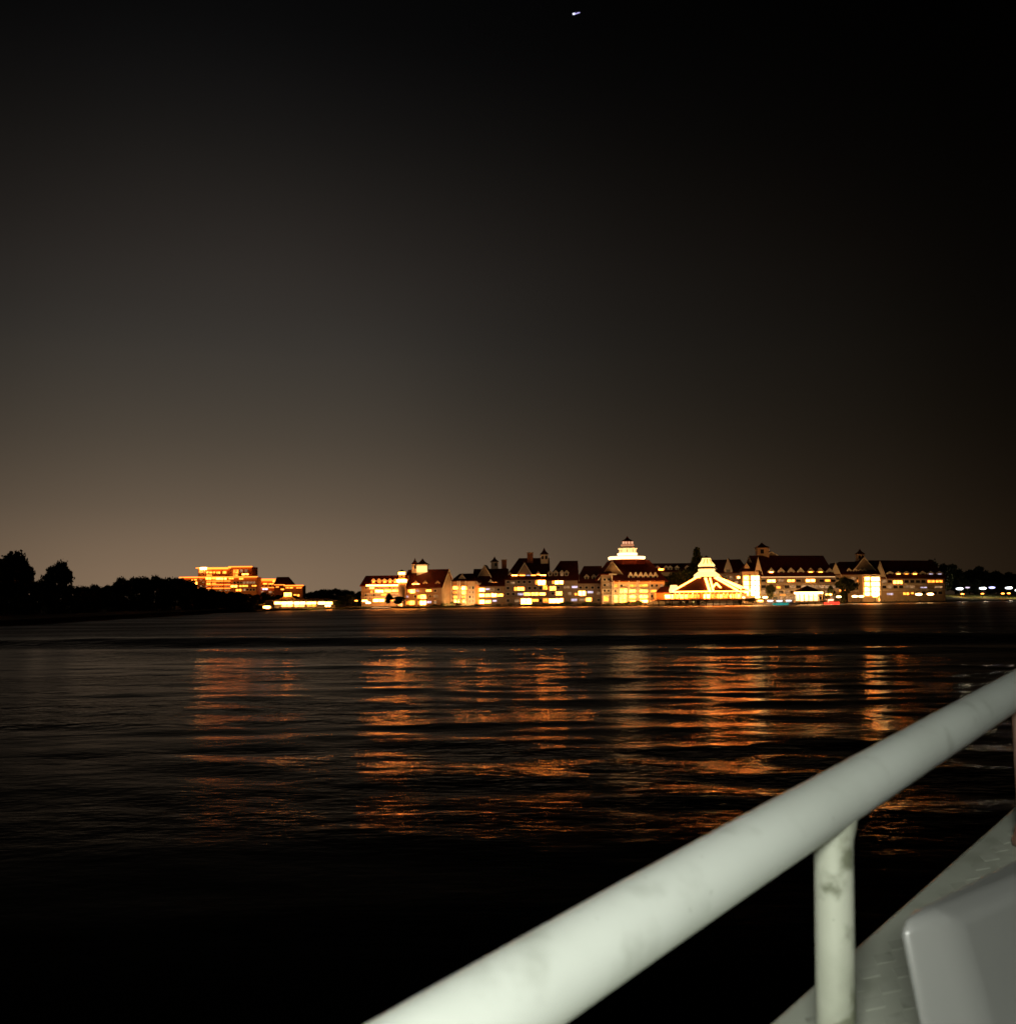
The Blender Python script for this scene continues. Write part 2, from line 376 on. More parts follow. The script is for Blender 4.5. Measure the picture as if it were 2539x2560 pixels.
    def dormer(s, x, ya, ye, yb, hw, win=None, inset=1.2, wall=WALLW, roof=ROOFD):
        p = s.pt(x, yb, inset); z0 = p.z-.2; z1 = s.pt(x, ye, inset).z; z2 = s.pt(x, ya, inset).z
        w = (s.pt(x+hw, yb, inset)-p).length; c = Vector((p.x, p.y, 0)); d, b = s.d, s.bk
        P = lambda t, z, k=0: c+d*t+b*k+Vector((0, 0, z))
        m = MB(); m.extr([P(-w, z0), P(w, z0), P(w, z1), P(0, z2), P(-w, z1)], b*5, 0)
        oh = .35; sl = (z2-z1)/w
        m.shell([P(-w-oh, z1-oh*sl+.28, -.1), P(0, z2+.28, -.1), P(w+oh, z1-oh*sl+.28, -.1), P(-w-oh, z1-oh*sl+.28, 5), P(0, z2+.28, 5), P(w+oh, z1-oh*sl+.28, 5)],
                [(0, 1, 4, 3), (1, 2, 5, 4)], .24, 1)
        m.extr([P(-w-oh, z1-oh*sl, -.22), P(0, z2, -.22), P(w+oh, z1-oh*sl, -.22), P(w+oh, z1-oh*sl+.3, -.22), P(0, z2+.3, -.22), P(-w-oh, z1-oh*sl+.3, -.22)], b*.11, 2)
        dm = m.build('dormer', [wall, roof, WALLW], s.root)
        if win is not None: s.window(x-hw*.55, ye+.3, x+hw*.55, yb-1, win, dm, inset)
        return dm
    def gable(s, x, ya, ye, hw, wall=WALLW, roof=ROOFD, inset=-.3, lng=9, win=None):
        """cross gable rising from the front wall"""
        p = s.pt(x, ye, inset); z1 = p.z; z2 = s.pt(x, ya, inset).z; w = (s.pt(x+hw, ye, inset)-p).length
        c = Vector((p.x, p.y, 0)); d, b = s.d, s.bk; P = lambda t, z, k=0: c+d*t+b*k+Vector((0, 0, z))
        m = MB(); m.extr([P(-w, z1), P(w, z1), P(0, z2)], b*lng); o = m.build('gable', wall, s.root)
        m = MB(); oh = .5; sl = (z2-z1)/w
        m.shell([P(-w-oh, z1-oh*sl+.4, -.4), P(0, z2+.4, -.4), P(w+oh, z1-oh*sl+.4, -.4), P(-w-oh, z1-oh*sl+.4, lng), P(0, z2+.4, lng), P(w+oh, z1-oh*sl+.4, lng)],
                [(0, 1, 4, 3), (1, 2, 5, 4)], .35)
        m.build('gable_roof', roof, o)
        m = MB(); m.extr([P(-w-oh, z1-oh*sl-.3, -.52), P(0, z2-.3, -.52), P(w+oh, z1-oh*sl-.3, -.52), P(w+oh, z1-oh*sl+.42, -.52), P(0, z2+.42, -.52), P(-w-oh, z1-oh*sl+.42, -.52)], b*.1)
        m.build('bargeboard', WALLW, o); return o
    def cupola(s, x, hw, yb, ye, ya, body=WALLW, roof=ROOFD, k=.5, lit=None):
        p = s.mid(x, ye, k); zb = s.mid(x, yb, k).z-1.5; ze = p.z; za = s.mid(x, ya, k).z; w = (s.mid(x+hw, ye, k)-p).length
        m = MB(); m.ring(p, [(w*1.30, zb), (w*1.30, ze), (w*1.45, ze), (w*1.45, ze+.25)], 4, 0, True); c = m.build('cupola', body, s.root)
        m = MB(); m.ring(p, [(w*1.62, ze+.26), (w*1.5, ze+.5), (w*.55, ze+(za-ze)*.55), (.06, za)], 4, 0, True); m.build('cupola_roof', roof, c)
        for t in (-.45, .45):
            m = MB(); q = p+s.d*(w*t)-s.bk*(w*.925); h = ze-s.mid(x, yb, k).z
            m.box(q.x-w*.28, q.x+w*.28, q.y-.05, q.y+.05, ze-h*.75, ze-h*.15); m.build('window', lit or DARKG, c)
        return c
    def chimney(s, x0, x1, yt, yb, k=.5, mt=BRICK):
        a, b = s.mid(x0, yt, k), s.mid(x1, yt, k); zb = s.mid((x0+x1)/2, yb, k).z-2; w = (b-a).length; c = (a+b)/2; m = MB()
        m.box(c.x-w/2, c.x+w/2, c.y-w/2, c.y+w/2, zb, c.z-.4); m.box(c.x-w*.58, c.x+w*.58, c.y-w*.58, c.y+w*.58, c.z-.4, c.z, 1)
        return m.build('chimney', [mt, CONC], s.root)

def building(label, x, Y, group='waterfront hotel buildings', name='hotel_building', cat='building'):
    p = at(x, 1510, Y); return thing(name, (p.x, p.y, GZ-.3), label, cat, group)
def rng_x(a, b, st): return [a+st*i for i in range(int((b-a)/st)+1)]

FLK = 1.5
def fill_light(x, Y, power, col=(1, .62, .30), tilt=38, size=4, z=1.4, aim=None):
    """added fill light that brightens a facade, beside a small housing"""
    p = at(x, 1500, Y); p = Vector((p.x, p.y, z)); m = MB()
    m.box(p.x-.35, p.x+.35, p.y-.15, p.y+.12, z-.35, z-.08); m.box(p.x-.05, p.x+.05, p.y-.05, p.y+.05, GZ-.4, z-.35)
    o = m.solo('fill_light', METAL, (p.x, p.y, GZ-.4), 'small added fill light shining up at the hotel front', 'fill_light', 'added fill lights along the hotel')
    l = bpy.data.lights.new('lamp', 'AREA'); l.shape = 'RECTANGLE'; l.size = size; l.size_y = .4; l.energy = power*FLK; l.color = (col[0], col[1]*.86, col[2]*.7)
    lo = bpy.data.objects.new('lamp', l); COL.objects.link(lo); lo.parent = o
    lo.location = (0, .2, z-GZ+.4+.1); lo.rotation_euler = (R(90+tilt), 0, 0)
    return o

# ---- the pale wing nearest the open lake (orange dormers)
b = building('low tan hotel wing with five orange dormers and a bright strip under its eaves', 955, 500)
w = Wing(b, (903, 496), (1010, 494), 13, 1463.5, 1441, (914, 1008), (True, False), roof=ROOF)
for x in (934, 947.4, 961.5, 975, 988): w.dormer(x, 1447.5, 1452, 1460, 4.6, AMB, wall=mat('orange lit dormer paint', (.75, .42, .25), .6, .1))
w.strip(916, 1461.8, 1006, 1465.2, HOT)
w.windows([(924, 1468, 935, 1472, WARM), (938, 1475, 958, 1481, HOT), (961, 1475, 978, 1480, WARM), (981, 1475, 1001, 1479, WARM), (926, 1477, 931, 1482, AMB),
           (953, 1485, 966, 1489, AMB), (980, 1486, 1000, 1491, DIM), (905, 1500, 919, 1504, HOT), (933, 1498, 960, 1504, HOT), (972, 1498, 982, 1502, WARM), (986, 1503, 999, 1508, WARM)])
w.dark([(1468, 1472), (1485, 1490), (1494, 1497)], rng_x(912, 1000, 10), 5)
w.band(912, 1482, 1003, 1485, WALLW); w.band(912, 1490, 1003, 1493, WALLW)
fill_light(930, 484, 800, (1, .40, .12)); fill_light(962, 484, 760, (1, .40, .12)); fill_light(992, 484, 800, (1, .42, .14))
# stair tower beside it
t = building('slim round stair tower with two glowing bands between two hotel wings', 1004, 487)
p = at(1004, 1440, 487); k = 487/F; c = (p.x, p.y)
zz = lambda y, Y=487, x=1004: at(x, y, Y).z
m = MB(); m.ring(c, [(1.7, GZ-.3), (1.7, zz(1446)), (1.35, zz(1446)+.02), (1.35, zz(1437))], 14); m.build('wall', WALL, t)
m = MB(); m.ring(c, [(2.3, zz(1456)), (2.5, zz(1449))], 14); m.build('lower_light_band', HOT, t)
m = MB(); m.ring(c, [(1.5, zz(1436.5)), (1.6, zz(1430.5))], 14); m.build('upper_light_band', HOT, t)
m = MB(); m.ring(c, [(2.0, zz(1430.4)), (.08, zz(1424))], 14); m.build('roof', ROOFD, t)

# ---- second wing, tall dark roof, lit cupola
b = building('brown hotel wing with a steep dark roof and a glowing white cupola', 1055, 500)
w = Wing(b, (1007, 500), (1104, 492), (1134, 510), 1467, 1426)
for x in (1003+36, 1063, 1094): w.dormer(x, 1453, 1457.5, 1466, 4.6, DARKG)
w.windows([(1031, 1459.5, 1048, 1466, HOT), (1090, 1459, 1099, 1464, DIM)][:0] + [(1019, 1474, 1024, 1481, AMB), (1025, 1474, 1037, 1482.5, WARM), (1040, 1475, 1047, 1479, COOL), (1065, 1474.5, 1078, 1479, WARM),
           (1009, 1489.5, 1021, 1494, COOL), (1043, 1488, 1050, 1496, AMB), (1051, 1487.5, 1065, 1497, WARM), (1084, 1488, 1094, 1493, DIM), (1015, 1503, 1022, 1511, AMB), (1022.5, 1502.5, 1036, 1512, WARM),
           (1045, 1503, 1049, 1511, AMB), (1050, 1502.5, 1065, 1512, HOT), (1067, 1503, 1078, 1508, COOL)])
w.dark([(1474, 1480), (1488, 1494), (1502, 1509)], rng_x(1010, 1096, 12.5), 6)
c = w.cupola(1056, 13, 1433, 1413, 1396, lit=AMB)
pm = w.mid(1056, 1424, .5)
m = MB(); q = w.mid(1050, 1432, .5); m.box(pm.x-2.5, pm.x+2.5, pm.y-4.6, pm.y-3.7, w.mid(1056, 1431).z, w.mid(1056, 1415.5).z); m.build('lit_gallery', mat('gallery light', (.7, .6, .4), .5, .1, emit=(1, .62, .22), es=1.6), b)
w.cupola(1037, 6.5, 1425, 1412, 1395, k=.4)
wd_ = Wing(b, (1104.8, 493), (1136, 512), (1140, 525), 1467.5, noroof=True)
fill_light(1120, 486, 420, (1, .55, .25)); fill_light(1045, 478, 45)
# dormer lit window as its own sash
w.window(1031, 1459.5, 1048, 1465.5, HOT, None, 1.0)

# ---- the small orange link building with a pyramid tower
b = building('bright orange lit link block with a small pointed tower roof', 1150, 505)
w = Wing(b, (1131, 506), (1188, 500), 12, 1452, 1436, (1140, 1180), (True, True), wall=mat('peach siding', (.68, .5, .34), .7, .15))
w.dormer(1155.5, 1437, 1446, 1451.5, 8, None); w.dormer(1187, 1451-.5, 1456, 1461, 6, WARM); 
for y in (1465, 1476, 1487, 1498): w.band(1131, y, 1170, y+4, WALLW, d=1.5)
for x in (1131, 1147, 1152, 1167): w.post(x, 1452.5, 1510, w=1.8, d=1.7)
w.windows([(1133, 1466, 1146, 1473, WARM), (1154, 1466, 1166, 1474, HOT), (1133, 1478, 1146, 1484, AMB), (1154, 1477, 1166, 1485, WARM), (1134, 1489, 1145, 1496, AMB), (1155, 1489, 1165, 1495, AMB),
           (1134, 1499.5, 1150, 1506, HOT), (1156, 1500, 1164, 1506, WARM)])
w.dark([(1466, 1473), (1478, 1484), (1489, 1496), (1500, 1507)], (1172, 1180), 5, p=.6)
fill_light(1140, 494, 520, (1, .58, .22)); fill_light(1162, 494, 600, (1, .58, .22)); fill_light(1180, 494, 250, (1, .5, .2))

# ---- large central block
b = building('long brown four storey central hotel block with chimneys, two peaked cupolas and scattered lit windows', 1340, 510)
w = Wing(b, (1182, 504), (1262, 502), 16, 1463, 1424, (1182, 1262))
wl = w
w.gable(1211, 1414, 1440, 15, wall=WALL, inset=3.0)
w.cupola(1236, 9.5, 1419, 1406.5, 1391, k=.6, body=WALLW); w.chimney(1253.5, 1266, 1399, 1420, k=.6)
w.windows([(1184, 1471, 1192, 1477, AMB), (1195.5, 1471, 1211, 1479, HOT), (1214, 1471, 1224, 1475, COOL), (1195, 1485, 1210, 1492, HOT), (1212.5, 1485, 1225, 1492, WARM), (1228, 1484, 1241, 1492, HOT), (1243.5, 1485, 1257, 1491, WARM),
           (1184, 1502, 1192, 1508, AMB), (1195.5, 1500.5, 1210, 1509, HOT), (1212.5, 1501, 1227, 1508, WARM), (1231, 1500, 1241, 1504, COOL)])
w.dark([(1471, 1477), (1485, 1491), (1500, 1507)], rng_x(1186, 1250, 14), 7)
w.dormer(1188, 1452, 1457, 1462, 6, WARM); w.dormer(1226.5, 1450, 1455, 1461.5, 4.5, DARKG); w.window(1228, 1456, 1243, 1461.5, WARM, None, 1.0)
w = Wing(b, (1262.5, 500), (1372, 500), 18, 1446, 1397, (1297, 1405), (True, False))
w.gable(1311, 1408, 1438.5, 19, wall=WALL, inset=1.5)
w.chimney(1317.5, 1332, 1381, 1402, k=.45); w.cupola(1360, 10, 1402, 1388, 1369, k=.45)
w.dormer(1275, 1432, 1437, 1445, 4.5, DARKG); w.dormer(1345, 1429, 1435, 1444.5, 4.8, WARM)
for (x0, x1, mt) in ((1279, 1293, HOT), (1298, 1312, WARM), (1314, 1326, COOL), (1327.5, 1339, WARM), (1349, 1364, HOT)): w.window(x0, 1437.5, x1, 1443.5, mt, None, .9)
w.windows([(1277, 1455, 1286, 1460, DIM), (1338, 1451, 1343, 1461, AMB), (1344, 1451, 1363, 1462, HOT), (1285.5, 1468, 1290, 1477, AMB), (1291, 1468, 1310, 1476, WARM), (1357, 1464, 1368, 1474, AMB), (1294, 1483, 1308, 1488, COOL),
           (1310, 1482, 1325, 1489, WARM), (1328, 1481.5, 1345, 1489, WARM), (1348, 1482, 1363, 1488, WARM), (1302, 1497, 1328, 1510, HOT), (1330, 1498, 1345, 1504, AMB), (1287, 1499, 1299, 1505, DIM), (1357, 1496, 1369, 1506, AMB)])
w.dark([(1452, 1458), (1467, 1474), (1482, 1488), (1498, 1505)], rng_x(1266, 1362, 13.5), 7)
w.band(1266, 1489, 1366, 1492, WALL, d=1.2)
w = Wing(b, (1372.5, 499), (1444, 499), 16, 1448, 1404, (1400, 1470), (True, False))
for x in (1375, 1389, 1404, 1416): w.dormer(x, 1427, 1432, 1440, 5, DIM if x == 1404 else DARKG, wall=WALL)
w.windows([(1380, 1451, 1386, 1459, AMB), (1387, 1450.5, 1407, 1460, HOT), (1370.5+3, 1466, 1389, 1476, WARM), (1389, 1479, 1404.5, 1488, WARM), (1409, 1466, 1423, 1470, DIM), (1429, 1465, 1443, 1470, COOL),
           (1372, 1497, 1388, 1507, HOT), (1389.5, 1496.5, 1407, 1507, HOT), (1427.5, 1497, 1442, 1503, COOL), (1436, 1483, 1442, 1488, AMB)])
w.dark([(1466, 1472), (1481, 1487), (1497, 1503)], rng_x(1378, 1436, 14), 7)
w = Wing(b, (1444.5, 500), (1505, 500), 15, 1455.5, 1417, (1459, 1516), (True, False))
w.dormer(1427, 1441, 1446, 1451.5, 5, WARM); 
for x in (1466, 1484, 1496): w.dormer(x, 1437, 1442, 1452, 5, DARKG, wall=WALL)
w.windows([(1446, 1478, 1463, 1489, HOT), (1468, 1478, 1482, 1483, COOL), (1447, 1497, 1461, 1502, DIM), (1464, 1495, 1478, 1503, WARM)])
w.dark([(1466, 1472), (1480, 1486), (1497, 1503)], rng_x(1447, 1496, 15), 7)
w.window(1423, 1447.5, 1442, 1454, HOT, None, .9)
for x, pw in ((1205, 120), (1245, 110), (1285, 110), (1325, 130), (1372, 130), (1415, 110), (1455, 100), (1490, 110)): fill_light(x, 483, pw*.75, (1, .62, .38))

# ---- the domed octagonal main lodge
b = building('grand hotel lobby building with a steep red roof and a glowing tiered lantern on top', 1580, 500)
w = Wing(b, (1531, 492), (1662, 496), 30, 1450.5, 1402, (1536, 1622), (True, True), roof=ROOF, oh=1.2)
CW = mat('cream siding', (.74, .62, .44), .7, .12)
w.wall.data.materials[0] = CW
for x in (1576, 1588.6, 1601, 1613.5, 1626, 1638): w.dormer(x, 1431, 1440, 1448.5, 5.6, DARKG, wall=WALLW, roof=ROOF)
for y in (1457, 1470, 1483, 1496): w.band(1531, y, 1650, y+4.5, WALLW, d=1.6)
w.strip(1533, 1451.8, 1660, 1454, WARM, d=1.0)
for x in (1531, 1545, 1569, 1590, 1594, 1622): w.post(x, 1452, 1509, w=1.7, d=1.8)
w.windows([(1547, 1472, 1567, 1482, WARM), (1547, 1487, 1566, 1506, WARM), (1533, 1488, 1543, 1505, WARM), (1533, 1460, 1543, 1468, AMB), (1573, 1461, 1588, 1467, AMB), (1597, 1461, 1618, 1467, AMB), (1573, 1475, 1588, 1481, WARM),
           (1598, 1475, 1618, 1481, WARM), (1573, 1488, 1588, 1495, WARM), (1598, 1488, 1618, 1495, WARM), (1574, 1500, 1588, 1507, WARM), (1598, 1500, 1618, 1507, HOT), (1626, 1475, 1640, 1481, AMB)])
w.dark([(1460, 1467), (1474, 1481), (1487, 1494)], (1534, 1550, 1626, 1638, 1650), 6, p=.5)
w.gable(1530, 1404, 1448, 34, wall=WALL, inset=4, roof=ROOF)
# side tower of plain brown gable with a lit corner post
w2 = Wing(b, (1504, 493), (1530, 493), 16, 1436, 1421, (1517, 1518), (True, True), wall=WALL, roof=ROOF)
for y in (1470, 1485): w2.band(1505, y, 1529, y+4, WALLW, d=1.3)
w2.post(1505, 1472, 1509, w=1.4, d=1.5); w2.post(1527.5, 1437, 1509, mt=WALLW, w=2.4, d=2.0)
w2.windows([(1509, 1490, 1520, 1503, AMB)]); w2.dark([(1446, 1452), (1460, 1466), (1474, 1480)], (1508, 1518), 6)
m = MB(); w2.rect(1521, 1434.5, 1540, 1437.5, .9, 2.4, m); m.build('corner_capital', WALLW, b)
# lantern
def ringat(m, x, Y, prof, seg=8, mi=0, sq=True):
    p = at(x, 1400, Y); k = Y/F; m.ring((p.x, p.y), [(r*k, at(x, y, Y).z) for r, y in prof], seg, mi, sq)
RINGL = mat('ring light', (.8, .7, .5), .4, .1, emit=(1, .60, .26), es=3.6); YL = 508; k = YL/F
lan = None
m = MB(); ringat(m, 1568, YL, [(44, 1412), (47, 1399.5)]); lan = m.build('lantern', ROOF, b)
m = MB(); ringat(m, 1566, YL, [(45, 1399.4), (48, 1397), (48, 1392.5), (42, 1391.5)]); m.build('light_ring', RINGL, lan)
m = MB(); ringat(m, 1569, YL, [(30, 1391.4), (25, 1389.5)]); m.build('drum_base', ROOF, lan)
m = MB(); ringat(m, 1568, YL, [(24, 1389.4), (26, 1387), (26, 1383.5), (21, 1382.5)]); m.build('light_ring', RINGL, lan)
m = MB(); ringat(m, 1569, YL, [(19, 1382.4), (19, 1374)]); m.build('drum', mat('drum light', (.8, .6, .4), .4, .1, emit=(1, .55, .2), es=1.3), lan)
for q in range(16):
    a = math.pi*2*(q+.5)/16; p = at(1569, 1400, YL); x, y = p.x+math.cos(a)*20*k, p.y+math.sin(a)*20*k
    if q % 2: m = MB(); m.box(x-.28, x+.28, y-.28, y+.28, at(1569, 1382.4, YL).z, at(1569, 1374, YL).z); m.build('pier', WALLW, lan)
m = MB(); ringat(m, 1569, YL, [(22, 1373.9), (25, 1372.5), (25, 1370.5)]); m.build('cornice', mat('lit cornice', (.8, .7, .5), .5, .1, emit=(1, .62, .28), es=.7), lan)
m = MB(); ringat(m, 1569, YL, [(25, 1370.4), (17, 1366.6)]); m.build('tier_roof', ROOF, lan)
m = MB(); ringat(m, 1568.5, YL, [(16, 1366.5), (17, 1364), (17, 1361.5)]); m.build('gallery', mat('orange gallery glow', (.8, .45, .3), .5, .1, emit=(1, .42, .2), es=.5), lan)  # gallery glows by itself, its lit look put into the material
m = MB(); ringat(m, 1568.5, YL, [(13, 1361.4), (13, 1353.6)]); m.build('belvedere', ROOF, lan)
for dx in (-12, -5.5, 2, 9.5):
    m = MB(); p = at(1568.5+dx, 1357, YL); y = p.y-13.4*k; m.box(p.x-.5, p.x+.5, y-.1, y+.1, at(1568, 1360.5, YL).z, at(1568, 1354.5, YL).z); m.build('window', mat('pink window light', (.5, .3, .2), .5, .1, emit=(1, .5, .28), es=.9), lan)
m = MB(); ringat(m, 1568.5, YL, [(16, 1353.5), (13.5, 1352), (5, 1347), (.5, 1340.5)], 12); m.build('cone_roof', ROOF, lan)
for x, pw in ((1518, 130), (1537, 420), (1556, 520), (1580, 420), (1605, 480), (1632, 380)): fill_light(x, 480, pw*1.4, (1, .55, .2))

# ---- block behind, between lodge and pavilion
b = building('tan hotel block with small dormers half hidden behind the tree and strung lights', 1690, 540)
w = Wing(b, (1620, 530), (1765, 530), 16, 1429, 1410, (1612, 1765))
for x in (1643, 1665, 1675, 1692, 1717, 1727): w.dormer(x, 1415, 1419, 1427.5, 5, DARKG)
w.window(1646, 1422, 1658, 1427, WARM, None, .9)
w.windows([(1648, 1440, 1660, 1444, AMB), (1672, 1446, 1684, 1450, DIM)]); w.dark([(1438, 1443), (1450, 1455), (1463, 1468)], rng_x(1630, 1755, 14), 7, p=.3)
w.band(1625, 1445, 1755, 1448, WALLW); w.band(1625, 1457, 1755, 1460, WALLW)
fill_light(1660, 515, 300, (1, .6, .3)); fill_light(1700, 515, 260, (1, .6, .3)); fill_light(1740, 515, 240, (1, .6, .3))
w = Wing(b, (1766, 534), (1868, 528), 16, 1431, 1401, (1766, 1850), (False, True))
w.dormer(1820, 1396, 1424, 1431.5, 10, DARKG, inset=-.5); w.dormer(1786, 1418, 1422, 1428, 5, DARKG)
w.windows([(1842, 1441, 1853, 1446, HOT), (1790, 1440, 1802, 1445, AMB)]); w.dark([(1440, 1446), (1453, 1459), (1466, 1472)], rng_x(1772, 1850, 13), 7, p=.3)
w.band(1770, 1447, 1850, 1450, WALLW); w.band(1770, 1460, 1850, 1463, WALLW)
fill_light(1790, 512, 280, (1, .6, .32)); fill_light(1830, 512, 280, (1, .6, .32))

# ---- pavilion on the water with strung lights along its hips
pv = building('waterside pavilion with bright light strings along every ridge of its red tent roof', 1765, 478, None, 'pavilion', 'pavilion')
YP = 486
cx = at(1765, 1480, YP); Z = lambda y: at(1765, y, YP).z; kk = YP/F
hx, hy = 93*kk, 12.0
m = MB(); m.box(cx.x-hx+1, cx.x+hx-1, cx.y-hy+1, cx.y+hy-1, Z(1498), Z(1483.5)); m.build('wall', mat('orange lit siding', (.75, .38, .15), .7, .15), pv)
cor = [Vector((cx.x+sx*(hx+.6), cx.y+sy*(hy+.6), Z(1480))) for sx, sy in ((-1, -1), (1, -1), (1, 1), (-1, 1))]
tp = [Vector((cx.x+sx*26*kk, cx.y+sy*3.0, Z(1445))) for sx, sy in ((-1, -1), (1, -1), (1, 1), (-1, 1))]
m = MB(); m.hexa(*cor, *tp); PROOF = mat('deep red pavilion roof', (.05, .007, .004), .9, .3); rf = m.build('roof', PROOF, pv)
def string(a, b, r=.42, par=None, name='light_string'):
    m = MB(); m.tube([a, b], r, 6); return m.build(name, STRING, par or rf)
lift = Vector((0, -.15, .3))
for i in range(2): string(cor[i]+lift, tp[i]+lift, .34)
for i in range(2): string(cor[i]+lift*.5+Vector((0, -.3, 0)), cor[(i+1) % 4]+lift*.5+Vector((0, -.3, 0)), .26)
for i in range(4): string(tp[i]+lift, tp[(i+1) % 4]+lift, .3)
fb = lambda x, t: Vector(((cor[0].x+(cor[1].x-cor[0].x)*x)*(1-t)+(tp[0].x+(tp[1].x-tp[0].x)*x)*t, cor[0].y*(1-t)+tp[0].y*t-.25, cor[0].z*(1-t)+tp[0].z*t+.45))
string(fb(.475, 0), fb(.40, 1), .6); string(fb(.52, 0), fb(.62, 1), .4)
string(fb(.83, 0), fb(.80, 1), .42); string(fb(.92, .12), fb(.95, .9), .35)
# front dormer outlined with lights
P = lambda x, y, dy=0: Vector((at(x, y, YP-8).x, cx.y-hy*.78+dy, Z(y)))
m = MB(); m.extr([P(1771, 1479), P(1806, 1479), P(1788.5, 1460)], Vector((0, 9, 0))); g = m.build('entrance_gable', PROOF, pv)
string(P(1771, 1478, -.3), P(1788.5, 1459, -.3), .42, g); string(P(1806, 1478, -.3), P(1788.5, 1459, -.3), .42, g)
# stacked collar and crown on top
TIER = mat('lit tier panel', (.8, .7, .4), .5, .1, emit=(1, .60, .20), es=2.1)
def tier(prof, mt, name, par, seg=8): m = MB(); ringat(m, 1765, YP, prof, seg); return m.build(name, mt, par)
tier([(27, 1445), (31, 1442.2)], PROOF, 'collar', pv)
c1 = tier([(32, 1442), (33, 1438), (21, 1429)], TIER, 'lit_collar', pv)
tier([(19, 1428.9), (21, 1426), (21, 1422.5)], TIER, 'lit_drum', pv)
tier([(13, 1422.4), (17, 1416.5)], PROOF, 'neck', pv)
tier([(21, 1416.4), (21, 1413), (13, 1403), (10.5, 1395.5)], TIER, 'lit_crown', pv)
tier([(9, 1395.4), (.5, 1389)], ROOF, 'finial_roof', pv)
# open gaps in the crown so that it reads as lit ribs
for j, (dx) in enumerate((-7, 0, 7)):
    m = MB(); p0, p1 = at(1765+dx*.8, 1398, YP), at(1765+dx*1.5, 1410, YP)
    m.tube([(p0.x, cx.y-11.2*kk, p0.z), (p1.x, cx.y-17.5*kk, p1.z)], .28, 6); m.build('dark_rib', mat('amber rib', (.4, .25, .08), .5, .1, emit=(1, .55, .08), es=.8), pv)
# small tapered tower at its end
pt = at(1684, 1480, YP-6); m = MB(); kq = (YP-6)/F
m.ring((pt.x, pt.y), [(17*kq, at(1684, 1481.5, YP-6).z), (15*kq, at(1684, 1476, YP-6).z), (10*kq, at(1684, 1463, YP-6).z)], 4, 0, True); m.build('end_tower', TIER, pv)
# verandah: columns, lit bays, deck band, piles
for i, x in enumerate(np.arange(1676, 1862, 11)):
    p = at(x, 1490, YP-12.4); m = MB(); m.box(p.x-.22, p.x+.22, p.y-.2, p.y+.2, Z(1498), Z(1482)); m.build('column', WALLW, pv)
for (x0, x1, mt) in ((1662, 1682, HOT), (1684, 1697, WARM), (1699, 1722, WARM), (1724, 1734, AMB), (1736, 1748, AMB), (1759, 1774, HOT), (1777, 1790, AMB), (1793, 1806, WARM), (1808, 1820, AMB), (1824, 1834, WARM), (1838, 1850, WARM)):
    p0, p1 = at(x0, 1490, YP-11.3), at(x1, 1490, YP-11.3); m = MB(); m.box(p0.x, p1.x, cx.y-hy+.85, cx.y-hy+1.02, Z(1496), Z(1486.5)); m.build('window', mt, pv)
pa, pb = at(1641, 1500, YP-14), at(1868, 1500, YP-14)
m = MB(); m.box(pa.x, pb.x, cx.y-hy-3, cx.y+hy, Z(1501.5), Z(1498.2)); m.build('deck', mat('deck boards', (.42, .22, .12), .7, .2), pv)
for i, x in enumerate(np.arange(1645, 1866, 17)):
    p = at(x, 1500, YP-14); m = MB(); m.tube([(p.x, cx.y-hy-2.6, -1), (p.x, cx.y-hy-2.6, Z(1501.5)-.01)], .22, 8); m.build('pile', WOOD, pv)
m = MB()
for z in (Z(1497), Z(1495.2)): m.tube([(pa.x, cx.y-hy-2.8, z), (pb.x, cx.y-hy-2.8, z)], .07, 5)
m.build('deck_railing', mat('lit rail paint', (.7, .45, .25), .5, .1), pv)
# low annex
m = MB(); a0, a1 = at(1641, 1490, YP-6), at(1672, 1490, YP-6); m.box(a0.x, a1.x, a0.y, a0.y+8, Z(1498), Z(1480)); m.build('annex', MATS['orange lit siding'], pv)
m = MB(); m.shell([(a0.x-.6, a0.y-.6, Z(1480)), (a1.x+2, a0.y-.6, Z(1480)), (a1.x+2, a0.y+6, Z(1466)), (a1.x-3, a0.y+6, Z(1466))], [(0, 1, 2, 3)], .3); m.build('annex_roof', ROOF, pv)
for x, pw in ((1655, 500), (1695, 420), (1735, 420), (1775, 420), (1815, 420), (1850, 420)):
    l = bpy.data.lights.new('verandah_lamp', 'POINT'); l.energy = pw*1.1; l.color = (1, .40, .10); l.shadow_soft_size = .5
    p = at(x, 1484, YP-15); o = bpy.data.objects.new('verandah_lamp', l); COL.objects.link(o); o.parent = pv; o.location = Vector((p.x, cx.y-hy-1.8, Z(1484)))-wpos(pv)

# ---- bright stair tower block + big roof block
b = building('wide tan hotel block with seven pale dormers and a glowing open stair tower', 1975, 515)
w = Wing(b, (1898, 510), (2086, 520), 17, 1440, 1391, (1904, 2070), (False, True))
for i, x in enumerate((1927, 1952, 1977, 2001, 2026, 2050, 2073)):
    w.dormer(x, 1420.5, 1429, 1438.5, 8.5, HOT if i == 0 else (WARM if i in (4, 5) else DARKG), wall=WALLW if i not in (4, 5) else MATS['peach siding'])
w.strip(1900, 1441.5, 2085, 1443.5, mat('warm soffit strip', (.8, .6, .4), .5, .1, emit=(1, .55, .22), es=.9))
w.windows([(1918, 1449.5, 1937, 1455.5, HOT), (1968, 1449.5, 1985, 1454.5, WARM), (2014, 1448.5, 2036, 1454.5, HOT), (2062, 1449, 2074, 1454, AMB), (1950, 1486, 1962, 1490, AMB), (1940, 1466, 1950, 1471, AMB)])
w.dark([(1448.5, 1455), (1463, 1470.5), (1477, 1484.5), (1491.5, 1499)], rng_x(1902, 2076, 14.5), 12, p=.35)
for y in (1457, 1472, 1486): w.band(1900, y, 2084, y+3.6, WALLW, d=1.3)
